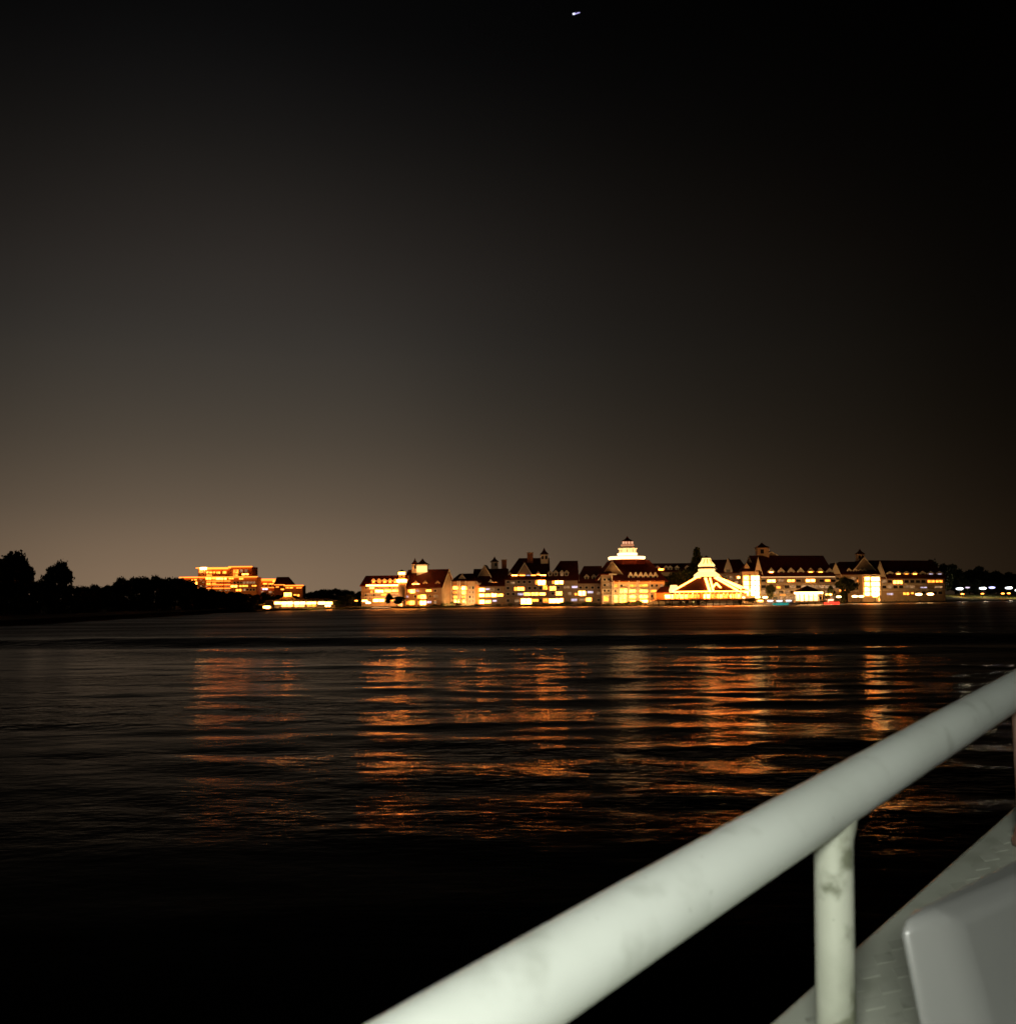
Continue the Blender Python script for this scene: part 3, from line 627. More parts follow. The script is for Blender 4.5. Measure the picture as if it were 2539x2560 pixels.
w.cupola(1904, 13.5, 1389, 1371.5, 1356, k=.65, body=MATS['peach siding']); 
w.gable(1927, 1380, 1392, 20, wall=WALL, inset=9, lng=5)
w3 = Wing(b, (1856, 506), (1898, 505), 12, 1427, 1408, (1866, 1895), (True, False), wall=CW)
w3.dormer(1866, 1409, 1419, 1426, 6.5, None)
w3.gable(1895, 1395, 1428, 8, wall=WALLW, inset=-.4)
for x0, x1, mt in ((1858, 1872, HOT), (1877, 1898, LAMPW)):
    for (ya, yb) in ((1440, 1451), (1453, 1464), (1466, 1477), (1479, 1489)): w3.window(x0, ya, x1-1, yb, mt)
    for y in (1451, 1464, 1477): w3.band(x0-.5, y-1.5, x1, y+1.8, WALLW, d=1.2)
for x in (1856, 1873.5, 1898): w3.post(x, 1438, 1490, w=1.6, d=1.5)
for x, pw in ((1864, 300), (1888, 600), (1910, 520), (1935, 330), (1962, 330), (1990, 330), (2020, 360), (2050, 330), (2078, 300)): fill_light(x, 494, pw, (1, .50, .17))

# ---- next block and its stair tower
b = building('tan hotel block behind the lakeside trees with a bright white stair tower', 2140, 545)
w = Wing(b, (2084, 545), (2198, 545), 16, 1434.5, 1406, (2096, 2200), (True, False))
w.cupola(2149, 9, 1400, 1387, 1372, k=.5, body=MATS['peach siding'])
w.gable(2088, 1409, 1436, 12, wall=WALLW, inset=-.5); w.gable(2160, 1394, 1430, 30, wall=WALL, inset=2)
for x in (2122, 2137, 2150, 2160): w.dormer(x, 1421, 1426, 1433, 5, DARKG)
w.windows([(2098, 1475.5, 2112, 1478, WARM), (2104, 1445, 2116, 1449, AMB), (2142, 1450, 2152, 1455, AMB)]); w.dark([(1443, 1449), (1456, 1461), (1469, 1474)], rng_x(2088, 2146, 13), 10, p=.3)
for y in (1451, 1463, 1476): w.band(2086, y, 2156, y+3, WALLW)
w4 = Wing(b, (2157, 538), (2199, 538), 8, 1436, noroof=True, wall=CW)
for x0, x1, mt in ((2159, 2173, HOT), (2176, 2197, LAMPW)):
    for (ya, yb) in ((1443, 1453), (1456, 1466), (1469, 1479), (1481, 1489)): w4.window(x0, ya, x1, yb, mt)
    for y in (1453, 1466, 1478.5): w4.band(x0-.5, y-1.5, x1, y+2.2, WALLW, d=1.2)
for x in (2157, 2174, 2197.5): w4.post(x, 1437, 1490, w=1.5, d=1.5)
for x, pw in ((2100, 380), (2130, 330), (2150, 280), (2185, 420)): fill_light(x, 522, pw, (1, .50, .17))

b = building('last hotel block with a row of small lit dormers under a dark hipped roof', 2280, 560)
w = Wing(b, (2199, 552), (2363, 566), 17, 1443.5, 1403, (2199, 2330), (False, True))
w.gable(2199, 1404, 1442, 13, wall=WALLW, inset=-.5)
for x, mt in ((2224, DARKG), (2245, WARM), (2265, AMB), (2286, WARM), (2306, DARKG), (2326, COOL), (2348, COOL)): w.dormer(x, 1429, 1433.5, 1442.5, 8, mt)
w.windows([(2232, 1451.5, 2254, 1459, WARM), (2318, 1450.5, 2335, 1456.5, AMB), (2338, 1450.5, 2355, 1456, AMB), (2300, 1467.5, 2316, 1470, COOL), (2336, 1465.5, 2354, 1470, DIM), (2216, 1483, 2232, 1487.5, COOL),
           (2257, 1481.5, 2271, 1487, AMB), (2276, 1481, 2283, 1485, AMB)])
w.dark([(1450, 1457.5), (1464, 1471), (1478.5, 1486)], rng_x(2204, 2350, 14), 11, p=.25)
for y in (1459, 1473): w.band(2202, y, 2358, y+3.2, WALLW)
for x, pw in ((2210, 360), (2240, 240), (2270, 230), (2300, 220), (2335, 130)): fill_light(x, 537, pw, (1, .50, .17))

# ---- gazebo boathouse on the marina dock
gz = building('small boathouse with a dark pyramid roof over a brilliantly lit open room', 2020, 500, None, 'boathouse', 'boathouse')
YG = 494; p = at(2020, 1480, YG); kg = YG/F; zg = lambda y: at(2020, y, YG).z
m = MB(); m.ring((p.x-.5, p.y), [(39*kg, zg(1480)), (38*kg, zg(1478)), (2*kg, zg(1464.5))], 4, 0, True); m.build('roof', ROOFD, gz)
m = MB(); m.box(p.x-29*kg, p.x+29*kg, p.y-4.6, p.y+4.6, zg(1484.5), zg(1480.2)); m.build('lit_soffit', LAMPW, gz)
m = MB(); m.box(p.x-27*kg, p.x+27*kg, p.y+1, p.y+3.5, zg(1502.5), zg(1484.6)); m.build('room', mat('lit room', (.8, .7, .45), .6, .2, emit=(1, .74, .35), es=1.7, jitter=.02), gz)
for t in (-28, -17, -6, 6, 17, 28):
    m = MB(); m.box(p.x+t*kg-.18, p.x+t*kg+.18, p.y-4.4, p.y-4.1, zg(1502.5), zg(1484.6)); m.build('column', mat('yellow column paint', (.7, .5, .2), .5, .1), gz)
m = MB(); m.box(p.x-34*kg, p.x+30*kg, p.y-6, p.y+5, zg(1505.5), zg(1502.6)); m.build('deck', WOOD, gz)
for t in (-31, -12, 8, 28):
    m = MB(); m.tube([(p.x+t*kg, p.y-5.6, -1), (p.x+t*kg, p.y-5.6, zg(1505.6))], .2, 8); m.build('pile', WOOD, gz)

# ---- orange lodge far away on the other arm of the lake
b = building('far terraced hotel glowing orange above the black trees', 600, 640, None)
YO = 650
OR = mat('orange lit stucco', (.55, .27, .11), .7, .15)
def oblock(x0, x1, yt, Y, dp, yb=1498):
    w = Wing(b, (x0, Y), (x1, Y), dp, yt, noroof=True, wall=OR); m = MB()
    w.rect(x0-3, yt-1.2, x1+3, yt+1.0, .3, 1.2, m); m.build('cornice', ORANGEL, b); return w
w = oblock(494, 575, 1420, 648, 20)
w.strip(502, 1418.6, 518, 1424, LAMPW, 'sign_light', 1.6, 1.25)
w.strip(520, 1419.8, 572, 1423.4, ORANGEL, 'roof_light', 1.6, 1.25)
w.windows([(516, 1429, 538, 1433, AMB), (541, 1429, 550, 1434, AMB), (556, 1428, 566, 1434, AMB), (516, 1436, 530, 1441, AMB)]); w.dark([(1426, 1432)], (498, 506, 514, 552), 6, AMB)
for x in (509, 533, 556): w.post(x, 1424, 1496, OR, w=1.5)
w5 = oblock(575, 628, 1417, 655, 16)
w5.windows([(580, 1424, 596, 1434, AMB), (580, 1436, 595, 1440, AMB), (605, 1434, 621, 1437.5, WARM)]); w5.dark([(1424, 1431)], (600, 612), 7, DIM)
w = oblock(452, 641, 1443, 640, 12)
w.windows([(478, 1448, 492, 1451, AMB), (478, 1455, 493, 1461, WARM), (514, 1437+7, 530, 1449, WARM), (514, 1437+6.6, 538, 1448, AMB), (540, 1438+6, 552, 1449, WARM), (550, 1445, 566, 1449, WARM), (572, 1445, 584, 1448, AMB),
           (598, 1445, 608, 1449, AMB), (516, 1457, 526, 1461, AMB), (530, 1457, 540, 1460, AMB), (577, 1463, 593, 1468, WARM), (598, 1463, 620, 1467, AMB), (630, 1463, 641, 1466, AMB), (590, 1473, 603, 1478, AMB), (480, 1470, 495, 1475, AMB)][:])
for y in (1452, 1461, 1470): w.strip(518, y, 577, y+1.7, ORANGEL, 'terrace_light', 1.5, 1.0); w.band(510, y+1.8, 578, y+4.5, OR, d=1.2)
for x in (497, 514, 530, 560): w.post(x, 1444, 1482, OR, w=1.3)
w.dark([(1454, 1459), (1464, 1468), (1472, 1477)], rng_x(584, 634, 8), 5.5, p=.4); w.dark([(1448, 1451), (1454.5, 1457), (1464, 1467), (1473, 1477)], rng_x(500, 574, 7), 4.5, p=.5)
w = oblock(628, 716, 1448.5, 655, 16)
w.strip(618+11, 1451, 700, 1452.6, ORANGEL, 'terrace_light', 1.5, 1.0)
w.windows([(682, 1450.5, 698, 1455.5, WARM), (658, 1458, 668, 1461, AMB), (671, 1458.5, 690, 1461, AMB), (640, 1453, 652, 1456, AMB), (641, 1471, 653, 1474, AMB), (656, 1471, 669, 1474.5, mat('blue white window light', (.2, .2, .3), .4, .1, emit=(.6, .72, 1), es=2.2))])
w.dark([(1463, 1467.5), (1478, 1482.5), (1486, 1490)], rng_x(632, 706, 10), 7, p=.35); w.strip(640, 1468.5, 690, 1469.8, ORANGEL, 'terrace_light', 1.5, 1.0)
w = Wing(b, (685, 640), (728, 640), 10, 1462, 1444, (690, 722), (True, True), wall=mat('dark red stucco', (.25, .09, .05), .8, .2), roof=ROOFD)
w.strip(686, 1461.4, 712, 1462.8, ORANGEL, 'terrace_light', 1.2, .8); w.windows([(690, 1466, 697, 1469, AMB), (702, 1472, 710, 1475, AMB)])
w = oblock(713, 756, 1464, 636, 10)
w.windows([(714, 1468, 722, 1471, AMB), (724, 1468, 732, 1471, AMB), (741, 1468, 754, 1471, AMB), (734, 1486, 748, 1491, AMB)])
for x, pw in ((480, 500), (515, 700), (550, 700), (590, 600), (630, 380), (665, 300), (700, 160), (740, 220)): fill_light(x, 618, pw*.5, (1, .40, .10))

# ---- low waterside restaurant
b = building('low lakeside restaurant with a flared roof, small lantern and long blazing front', 750, 425, None, 'restaurant_building')
YR = 442
w = Wing(b, (686, YR), (838, YR+14), 12, 1503, 1499, (705, 825), (True, True), roof=mat('pale roof', (.4, .3, .15), .7, .2), oh=1.3)
for x0, x1, mt in ((686, 702, HOT), (704, 731, LAMPW), (735, 763, LAMPW), (766, 790, HOT), (795, 812, LAMPW), (814, 830, HOT)): w.window(x0, 1505, x1, 1510.5, mt)
for x0, x1, mt in ((704, 731, WARM), (736, 760, WARM), (768, 790, AMB), (812, 826, HOT)): w.window(x0, 1512.5, x1, 1516.5, mt)
m = MB(); p = at(719, 1495, YR+4); kr = (YR+4)/F; zr_ = lambda y: at(719, y, YR+4).z
m.ring((p.x, p.y), [(30*kr, zr_(1501)), (17*kr, zr_(1495)), (10*kr, zr_(1491))], 8); m.build('flared_roof', mat('yellow lit roof', (.5, .36, .14), .7, .2), b)
m = MB(); m.ring((p.x, p.y), [(9*kr, zr_(1491)), (9*kr, zr_(1482))], 8); c = m.build('lantern', WARM, b)
m = MB(); m.ring((p.x, p.y), [(10.5*kr, zr_(1481.9)), (.4, zr_(1479.5))], 8); m.build('cap', WALLW, c)
for x, pw in ((700, 260), (745, 300), (790, 260), (820, 200)): fill_light(x, YR-7, pw, (1, .66, .25), 30)
def dock(x0, x1, y, label, lit=False, wdt=3.0, h=.75, cat='dock', grp='docks along the shore'):
    a, c = onz(x0, y, 0), onz(x1, y, 0); Yd = (a.y+c.y)/2; t = thing('dock', ((a.x+c.x)/2, Yd, 0), label, cat, grp)
    m = MB(); m.box(a.x, c.x, Yd, Yd+wdt, h-.18, h); m.build('deck', WOOD, t)
    n_ = max(3, int((c.x-a.x)/5))
    for i in range(n_+1):
        x = a.x+.2+(c.x-a.x-.4)*i/n_; m = MB(); m.tube([(x, Yd+.15, -1), (x, Yd+.15, h+.5)], .13, 6); m.build('pile', WOOD, t)
    if lit:
        m = MB(); m.box(a.x, c.x, Yd-.1, Yd-.01, h-.15, h-.03); m.build('edge_light', mat('dock edge light', (.8, .5, .3), .5, .1, emit=(1, .6, .28), es=1.4), t)
    return t
dock(692, 828, 1524.5, 'long wooden dock in front of the blazing lakeside restaurant', True)
dock(905, 972, 1522.5, 'lit wooden dock below the orange dormer wing', True)
dock(1895, 1985, 1511, 'marina dock where the small white boats are tied up', False)
dock(2140, 2200, 1504.5, 'plain wooden dock below the white stair tower', True)

# ---- shoreline walls (pale stone edge catching the light)
def seawall(i0, i1, label):
    m = MB(); pts = SH[i0:i1]; 
    for a, c in zip(pts[:-1], pts[1:]):
        d = Vector((0, .8, 0)); lo, hi = Vector((0, 0, -1)), Vector((0, 0, .85)); o = Vector((0, -.5, 0))
        m.hexa(a+o+lo, c+o+lo, c+d+lo, a+d+lo, a+o+hi, c+o+hi, c+d+hi, a+d+hi)
    return m.solo('seawall', CONC, pts[0]+Vector((0, 0, -1)), label, 'seawall')
seawall(10, 17, 'low pale concrete seawall along the hotel shore')

# ------------------------------------------------------------------ lamps and people-scale lights
def lamp_post(x, y, Y, label, mt=LAMPW, grp='lamp posts along the shore', r=.75, power=0, col=(1, .8, .5), wide=1.6):
    p = at(x, y, Y); t = thing('lamp_post', (p.x, p.y, GZ-.3), label, 'lamp post', grp)
    m = MB(); m.tube([(p.x, p.y, GZ-.3), (p.x, p.y, p.z-r*.5)], .09, 6); m.build('pole', METAL, t)
    m = MB(); m.ring((p.x, p.y), [(r*.5*wide, p.z-r*.5), (r*wide, p.z-r*.2), (r*wide, p.z+r*.25), (r*.4*wide, p.z+r*.5)], 10); m.build('lamp_head', mt, t)
    m = MB(); m.ring((p.x, p.y), [(r*.7*wide, p.z+r*.51), (.05, p.z+r*.8)], 10); m.build('cap', METAL, t)
    if power:
        l = bpy.data.lights.new('bulb', 'POINT'); l.energy = power; l.color = col; l.shadow_soft_size = .4
        o = bpy.data.objects.new('bulb', l); COL.objects.link(o); o.parent = t; o.location = (0, -r*wide-.3, p.z-(GZ-.3))
    return t
LP = [(667, 1518, 412, 'lone bright lamp at the tip of the dark wooded bank', HOT, 1.0), (890, 1502, 486, 'dim lamp before the dark trees beside the dormer wing', WARM, .5),
      (920, 1507, 480, 'bright lamp on the lawn under the dormer wing, nearest the dock', LAMPW, .8),
      (1857, 1494, 476, 'bright lamp at the foot of the strung light pavilion steps', LAMPW, .8), (1893, 1493, 482, 'first of two bright lamps under the glowing stair tower', LAMPW, .8),
      (1912, 1493.5, 482, 'second of two bright lamps under the glowing stair tower', LAMPW, .8), (2071, 1486.5, 500, 'yellow lamp between the boathouse and the red lit boat', HOT, 1.0),
      (2096, 1492, 500, 'bright lamp just beyond the red lit boat', LAMPW, .8), (2136, 1491, 520, 'bright lamp at the foot of the second stair tower, beside the lawn', LAMPW, .95),
      (2152, 1491, 520, 'twin bright lamp touching the foot of the second stair tower', LAMPW, .9), (2187, 1490.5, 520, 'bright lamp right under the white stair tower', HOT, .9),
      (2296, 1486, 540, 'first of two round lamps under the last hotel block', LAMPW, 1.1), (2325, 1485.5, 540, 'second of two round lamps under the last hotel block', LAMPW, 1.1),
      (2398, 1472, 640, 'street lamp nearest the last hotel block', LAMPC, 1.4), (2418, 1469, 660, 'weak blue street lamp beside the nearest bright one', COOL, .9),
      (2456, 1471, 650, 'middle white street lamp above the far lawn', LAMPC, 1.4), (2479, 1469, 660, 'bluish street lamp in the middle of the far lawn', mat('blue lamp', (.5, .5, .8), .4, .1, emit=(.5, .5, 1), es=3), 1.2),
      (2521, 1470, 650, 'white street lamp near the end of the far lawn', LAMPC, 1.4), (2545, 1476, 640, 'last street lamp on the far lawn', LAMPC, 1.3)]
for x, y, Y, lb, mt, r in LP:
    lamp_post(x, y, Y, lb, mt, r=r, power={920: 160, 1857: 120, 2071: 200, 2096: 160, 2136: 200, 2296: 160, 2398: 1500, 2456: 1500, 2521: 1500}.get(x, 0), wide=1.5)

for x, y, lb in ((2405, 1485, 'small warm path light on the far lawn nearest the hotel'), (2455, 1484.5, 'small warm path light in the middle of the far lawn'), (2506, 1484, 'first of a close pair of warm path lights at the lawn end'), (2521, 1483.5, 'second of a close pair of warm path lights at the lawn end')):
    lamp_post(x, y, 640, lb, WARM, 'path lights on the far lawn', r=.55)
# ------------------------------------------------------------------ boats of the marina
def boat(x, y, label, hull=BOATW, ln=7, light=LAMPC, canopy=True, grp='small boats moored at the marina', lw=.8):
    p = onz(x, y, 0); t = thing('motorboat', (p.x, p.y, 0), label, 'boat', grp); m = MB()
    L2 = ln/2; prof = [(-L2, .9), (-L2*.2, 1.1), (L2*.6, .85), (L2, .05)]; vs = []; fs = []
    for q, (bx, hw) in enumerate(prof):
        vs += [(p.x+bx, p.y-hw, .9+.08*q), (p.x+bx, p.y-hw*.6, -.25), (p.x+bx, p.y+hw*.6, -.25), (p.x+bx, p.y+hw, .9+.08*q)]
    for q in range(3):
        for r_ in range(3): fs.append((q*4+r_, q*4+r_+1, q*4+r_+5, q*4+r_+4))
        fs.append((q*4+3, q*4, q*4+4, q*4+7))
    fs += [(0, 1, 2, 3), (12, 13, 14, 15)]; m.add(vs, fs); m.build('hull', hull, t)
    m = MB(); m.box(p.x-L2*.5, p.x+L2*.35, p.y-.7, p.y+.7, .95, 1.5); m.build('cabin', BOATW, t)
    if canopy:
        m = MB(); m.box(p.x-L2*.75, p.x+L2*.3, p.y-.95, p.y+.95, 2.25, 2.4); m.build('canopy', BOATW, t)
        for sx in (-L2*.7, L2*.25):
            for sy in (-.85, .85): m = MB(); m.tube([(p.x+sx, p.y+sy, .9), (p.x+sx, p.y+sy, 2.25)], .04, 5); m.build('canopy_post', METAL, t)
    m = MB(); m.box(p.x-L2*.6, p.x+L2*.15, p.y-.97, p.y-.8, 1.75, 1.75+lw*.55); m.build('cabin_light', light, t)
    return t
boat(1903, 1512.5, 'small white boat moored closest to the glowing stair tower', light=HOT)
boat(1928, 1512.5, 'white canopied boat second along the marina dock')
boat(1951, 1513.2, 'boat with a teal hull glowing between two white boats', hull=TEAL)
boat(1974, 1512.3, 'white canopied boat moored next to the boathouse deck')
boat(2079, 1511, 'boat glowing red at the waterline beyond the boathouse', hull=REDL, light=mat('pink red lamp', (.8, .3, .2), .4, .1, emit=(1, .35, .2), es=5), lw=1.2)

# lit lawn sloping down to the far shore
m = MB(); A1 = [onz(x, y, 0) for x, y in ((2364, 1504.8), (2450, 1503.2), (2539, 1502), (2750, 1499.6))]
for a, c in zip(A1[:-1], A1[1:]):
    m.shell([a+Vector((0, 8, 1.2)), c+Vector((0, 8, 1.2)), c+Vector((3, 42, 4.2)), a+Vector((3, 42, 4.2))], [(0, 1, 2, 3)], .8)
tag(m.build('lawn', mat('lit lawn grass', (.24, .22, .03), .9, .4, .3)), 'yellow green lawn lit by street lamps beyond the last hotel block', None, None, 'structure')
# ------------------------------------------------------------------ trees
def leaf_mesh(name, kind, seed, n=5200):
    r = np.random.default_rng(seed); pts = []
    if kind == 'cone': blobs = [((0, 0, .12+.8*t), (.34*(1-t)+.05, .34*(1-t)+.05, .10)) for t in np.linspace(0, 1, 9)]
    elif kind == 'shrub': blobs = [((r.uniform(-.42, .42), r.uniform(-.3, .3), r.uniform(.2, .62)), (r.uniform(.16, .3), r.uniform(.16, .3), r.uniform(.18, .34))) for _ in range(9)]
    else:
        blobs = [((0, 0, .6), (.25, .25, .24))]
        for _ in range(13):
            a = r.uniform(0, 6.28); q = r.uniform(.12, .36); z = r.uniform(.36, .86)
            q *= 1-.6*abs(z-.55)/.5; blobs.append(((math.cos(a)*q, math.sin(a)*q, z), (r.uniform(.11, .2), r.uniform(.11, .2), r.uniform(.09, .15))))
    P = np.zeros((n, 3)); bi = r.integers(0, len(blobs), n)
    d = r.normal(size=(n, 3)); d /= np.linalg.norm(d, axis=1)[:, None]; rad = r.uniform(.25, 1, n)**.45
    C = np.array([b[0] for b in blobs])[bi]; S = np.array([b[1] for b in blobs])[bi]; P = C+d*S*rad[:, None]*(1+.22*r.normal(size=(n, 1)).clip(-1, 1.6))
    s = .027*r.uniform(.6, 1.5, n)[:, None]
    a = r.normal(size=(n, 3)); a /= np.linalg.norm(a, axis=1)[:, None]; bvec = np.cross(a, r.normal(size=(n, 3))); bvec /= np.linalg.norm(bvec, axis=1)[:, None]
    V = np.stack([P-a*s, P+bvec*s*.8, P+a*s, P-bvec*s*.8], 1).reshape(-1, 3)
    me = bpy.data.meshes.new(name); me.vertices.add(len(V)); me.vertices.foreach_set('co', V.astype(np.float32).ravel())
    me.loops.add(4*n); me.loops.foreach_set('vertex_index', np.arange(4*n, dtype=np.int32)); me.polygons.add(n)
    me.polygons.foreach_set('loop_start', np.arange(0, 4*n, 4, dtype=np.int32)); me.update(); me.validate(); me.materials.append(LEAF); return me
CR = {'round': [leaf_mesh('crown_round_%d' % i, 'round', 20+i) for i in range(4)], 'cone': [leaf_mesh('crown_cone', 'cone', 31, 2600)], 'shrub': [leaf_mesh('shrub_%d' % i, 'shrub', 41+i, 2600) for i in range(2)]}
def trunk_mesh():
    m = MB(); m.tube([(0, 0, -.02), (.01, 0, .2), (-.01, .01, .42), (.01, 0, .62)], [.035, .026, .02, .008], 7)
    for a in (0, 1.3, 2.6, 3.9, 5.1): m.tube([(0, 0, .28+.04*a/2), (math.cos(a)*.12, math.sin(a)*.12, .42+.03*a/2), (math.cos(a)*.24, math.sin(a)*.24, .55+.04*a/2)], [.014, .01, .004], 5)
    o = m.build('trunk_src', BARK); me = o.data; bpy.data.objects.remove(o); return me
TM = trunk_mesh()
def tree(x, ytop, Y, label, wpx=None, kind='round', grp='trees on the lake shore', name='tree', zb=None, asp=1.0, cat='tree'):
    z0 = GZ-.35 if zb is None else zb; pt = at(x, ytop, Y); h = pt.z-z0; k = Y/F
    wd_ = (wpx*k if wpx else h*.8)
    t = thing(name, (pt.x, Y, z0), label, cat, grp); t.rotation_euler[2] = random.uniform(0, 6.28)
    if kind == 'shrub': sc = (wd_/1.15, wd_/1.5, h/.92)
    elif kind == 'cone': sc = (wd_/.75, wd_/.75, h)
    else: sc = (wd_/.85, wd_/.85, h/.96)
    me = random.choice(CR[kind])
    c = bpy.data.objects.new('crown', me); COL.objects.link(c); c.parent = t; c.scale = sc
    if kind == 'shrub':
        t.rotation_euler[2] = random.uniform(-.2, .2)+random.choice((0, math.pi))
    else:
        q = bpy.data.objects.new('trunk', TM); COL.objects.link(q); q.parent = t; q.scale = sc
    return t
WG = 'trees of the dark wooded bank'
# dark wooded bank: outline trees first
sil = [(20, 1381, 262, 120, 'tall broad tree with a ragged crown at the start of the dark bank'), (62, 1400, 268, 60, 'leaning crown just beside the tallest tree of the bank'), (146, 1404, 285, 78, 'round tree standing alone above the dark bank'),
       (-40, 1390, 255, 110, 'broad dark tree cut by the picture edge')]
for x, yt, Y, wp, lb in sil: tree(x, yt, Y, lb, wp, grp=WG)
tops = [(-20, 1440), (50, 1444), (80, 1453), (130, 1458), (180, 1464), (230, 1470), (270, 1466), (300, 1450), (350, 1446), (390, 1441), (430, 1441), (455, 1447), (470, 1462), (500, 1472), (540, 1478), (580, 1482), (620, 1490), (650, 1508), (662, 1517)]
def topat(x): return float(np.interp(x, [a for a, _ in tops], [b_ for _, b_ in tops]))
def shoreY(x):
    xs = [q[0] for q in SHORE_PX]; ys = [q[1] for q in SHORE_PX]; return onz(x, float(np.interp(x, xs, ys)), 0).y
LBW = 'dark tree merged in the black wooded bank'
x = -60
while x < 655:
    Yb = shoreY(x); yt = topat(x)
    tree(x, yt+random.uniform(-7, -1), Yb+random.uniform(16, 30), LBW, random.uniform(52, 75) if x < 470 else random.uniform(30, 46), grp=WG)
    x += random.uniform(17, 25) if x < 470 else random.uniform(12, 16)
x = -60
while x < 664:
    Yb = shoreY(x); yt = topat(x); ys = float(np.interp(x, [q[0] for q in SHORE_PX], [q[1] for q in SHORE_PX]))
    tree(x, yt+(ys-yt)*random.uniform(.2, .42), Yb+random.uniform(3, 8), 'low dark bush hanging over the water along the wooded bank', random.uniform(45, 62), 'shrub', 'bushes at the foot of the wooded bank', 'bush', zb=-.1, cat='bush')
    x += random.uniform(20, 26)
for x, yt, wp in ((664, 1481, 34), (690, 1486, 36), (712, 1484, 32), (735, 1489, 30), (640, 1484, 34)):
    tree(x, yt, 520, 'dark tree at the foot of the orange hotel', wp, grp='trees before the orange hotel')
# trees between the restaurant and the hotel
for x, yt, Y, wp in ((745, 1492, 470, 30), (770, 1478, 560, 46), (800, 1471, 600, 55), (835, 1469, 600, 55), (868, 1472, 590, 50), (895, 1476, 560, 42), (850, 1488, 480, 36), (878, 1486, 500, 36), (845, 1500, 450, 26)):
    tree(x, yt, Y, {745: 'small dark tree close behind the end of the lakeside restaurant', 845: 'lowest dark tree right at the water beside the restaurant dock'}.get(x, 'dark tree between the lakeside restaurant and the dormer wing'), wp, grp='trees between restaurant and hotel')
tree(973, 1484, 470, 'narrow dark tree in front of the dormer wing', 22, grp='trees in front of the hotel')
tree(998, 1489, 468, 'wide dark bush shaped tree in front of the brown wing', 34, grp='trees in front of the hotel')
tree(1700, 1420, 500, 'large olive green tree leaning over the pavilion annex', 75, grp='trees in front of the hotel')
tree(1672, 1442, 498, 'smaller olive tree beside the large one over the annex', 50, grp='trees in front of the hotel')
tree(1741, 1373, 515, 'tall pointed dark red tree rising behind the light strings', 95, 'cone', grp='trees in front of the hotel', name='conifer')
tree(2100, 1470, 508, 'leafy bush under the olive tree by the second stair tower', 40, 'shrub', 'trees in front of the hotel', 'bush', cat='bush')
tree(2115, 1443, 508, 'rounded olive tree in front of the tan block by the second stair tower', 58, grp='trees in front of the hotel')
tree(1922, 1458, 500, 'leafy tree in front of the wide block near the glowing stair tower', 30, grp='trees in front of the hotel')
tree(2072, 1462, 500, 'thin tree beside the boathouse roof', 22, grp='trees in front of the hotel')
# hedge bushes along the base of the hotel
for x, yt, wp in ((1125, 1503, 26), (1148, 1506, 20), (1200, 1509, 30), (1270, 1508, 30), (1400, 1504, 26), (1425, 1502, 26), (1455, 1505, 34), (1485, 1507, 30), (1515, 1508, 26), (1580, 1501, 34), (1605, 1500, 28), (1560, 1505, 30), (1870, 1492, 36), (1845, 1497, 24),
                  (2105, 1492, 34), (2128, 1495, 30), (2092, 1496, 24), (1240, 1509, 30), (1330, 1510, 40), (1370, 1508, 30), (1545, 1507, 20), (1102, 1508, 24), (1082, 1510, 24)):
    Y = shoreY(x)+7; Y = min(Y, 492) if x < 1900 else Y
    tree(x, yt, min(Y, 488) if x < 1700 else Y, 'low clipped bush at the foot of the hotel front', wp, 'shrub', 'bushes along the hotel front', 'bush', cat='bush')
# trees at the far end of the lake
for x, yt, Y, wp in ((2296, 1399, 640, 50), (2322, 1394, 650, 60), (2350, 1404, 640, 56), (2385, 1413, 680, 60), (2420, 1421, 700, 60), (2452, 1418, 700, 60), (2490, 1428, 720, 60), (2520, 1432, 720, 60), (2555, 1430, 720, 60), (2600, 1428, 720, 70),
                     (2400, 1446, 670, 44), (2436, 1450, 670, 44), (2470, 1450, 680, 44), (2505, 1452, 680, 44), (2540, 1450, 680, 44)):
    tree(x, yt, Y, 'black tree beyond the far lawn and its street lamps', wp, grp='trees beyond the far lawn')

# ------------------------------------------------------------------ aircraft high in the sky
pa = depth(1440, 33, 900); t = thing('aircraft', pa, 'small bright aircraft light high in the black sky', 'aircraft')
AW = mat('aircraft glow', (.3, .3, .35), .4, .1, emit=(.55, .5, 1), es=1.0)  # fuselage glows by itself to draw out the light streak
m = MB(); m.tube([pa+Vector((-2.4, 0, -.35)), pa+Vector((-1.2, 0, -.1)), pa+Vector((1.2, 0, .4)), pa+Vector((3.2, 0, .85))], [.5, .8, .55, .3], 10); m.build('fuselage', AW, t, True)
m = MB(); m.hexa(*[pa+Vector(v) for v in ((-.8, -4, 0), (.6, -4, 0), (.6, 4, 0), (-.8, 4, 0), (-.8, -4, .15), (.6, -4, .15), (.6, 4, .15), (-.8, 4, .15))]); m.build('wing', METAL, t)
m = MB(); m.ring((pa.x-2.2, pa.y-.2), [(.5, pa.z-1.1), (1.0, pa.z-.8), (1.0, pa.z-.1), (.5, pa.z+.2)], 10); m.build('landing_light', mat('landing light', (.9, .9, 1), .4, 0, emit=(.72, .75, 1), es=1.7), t)

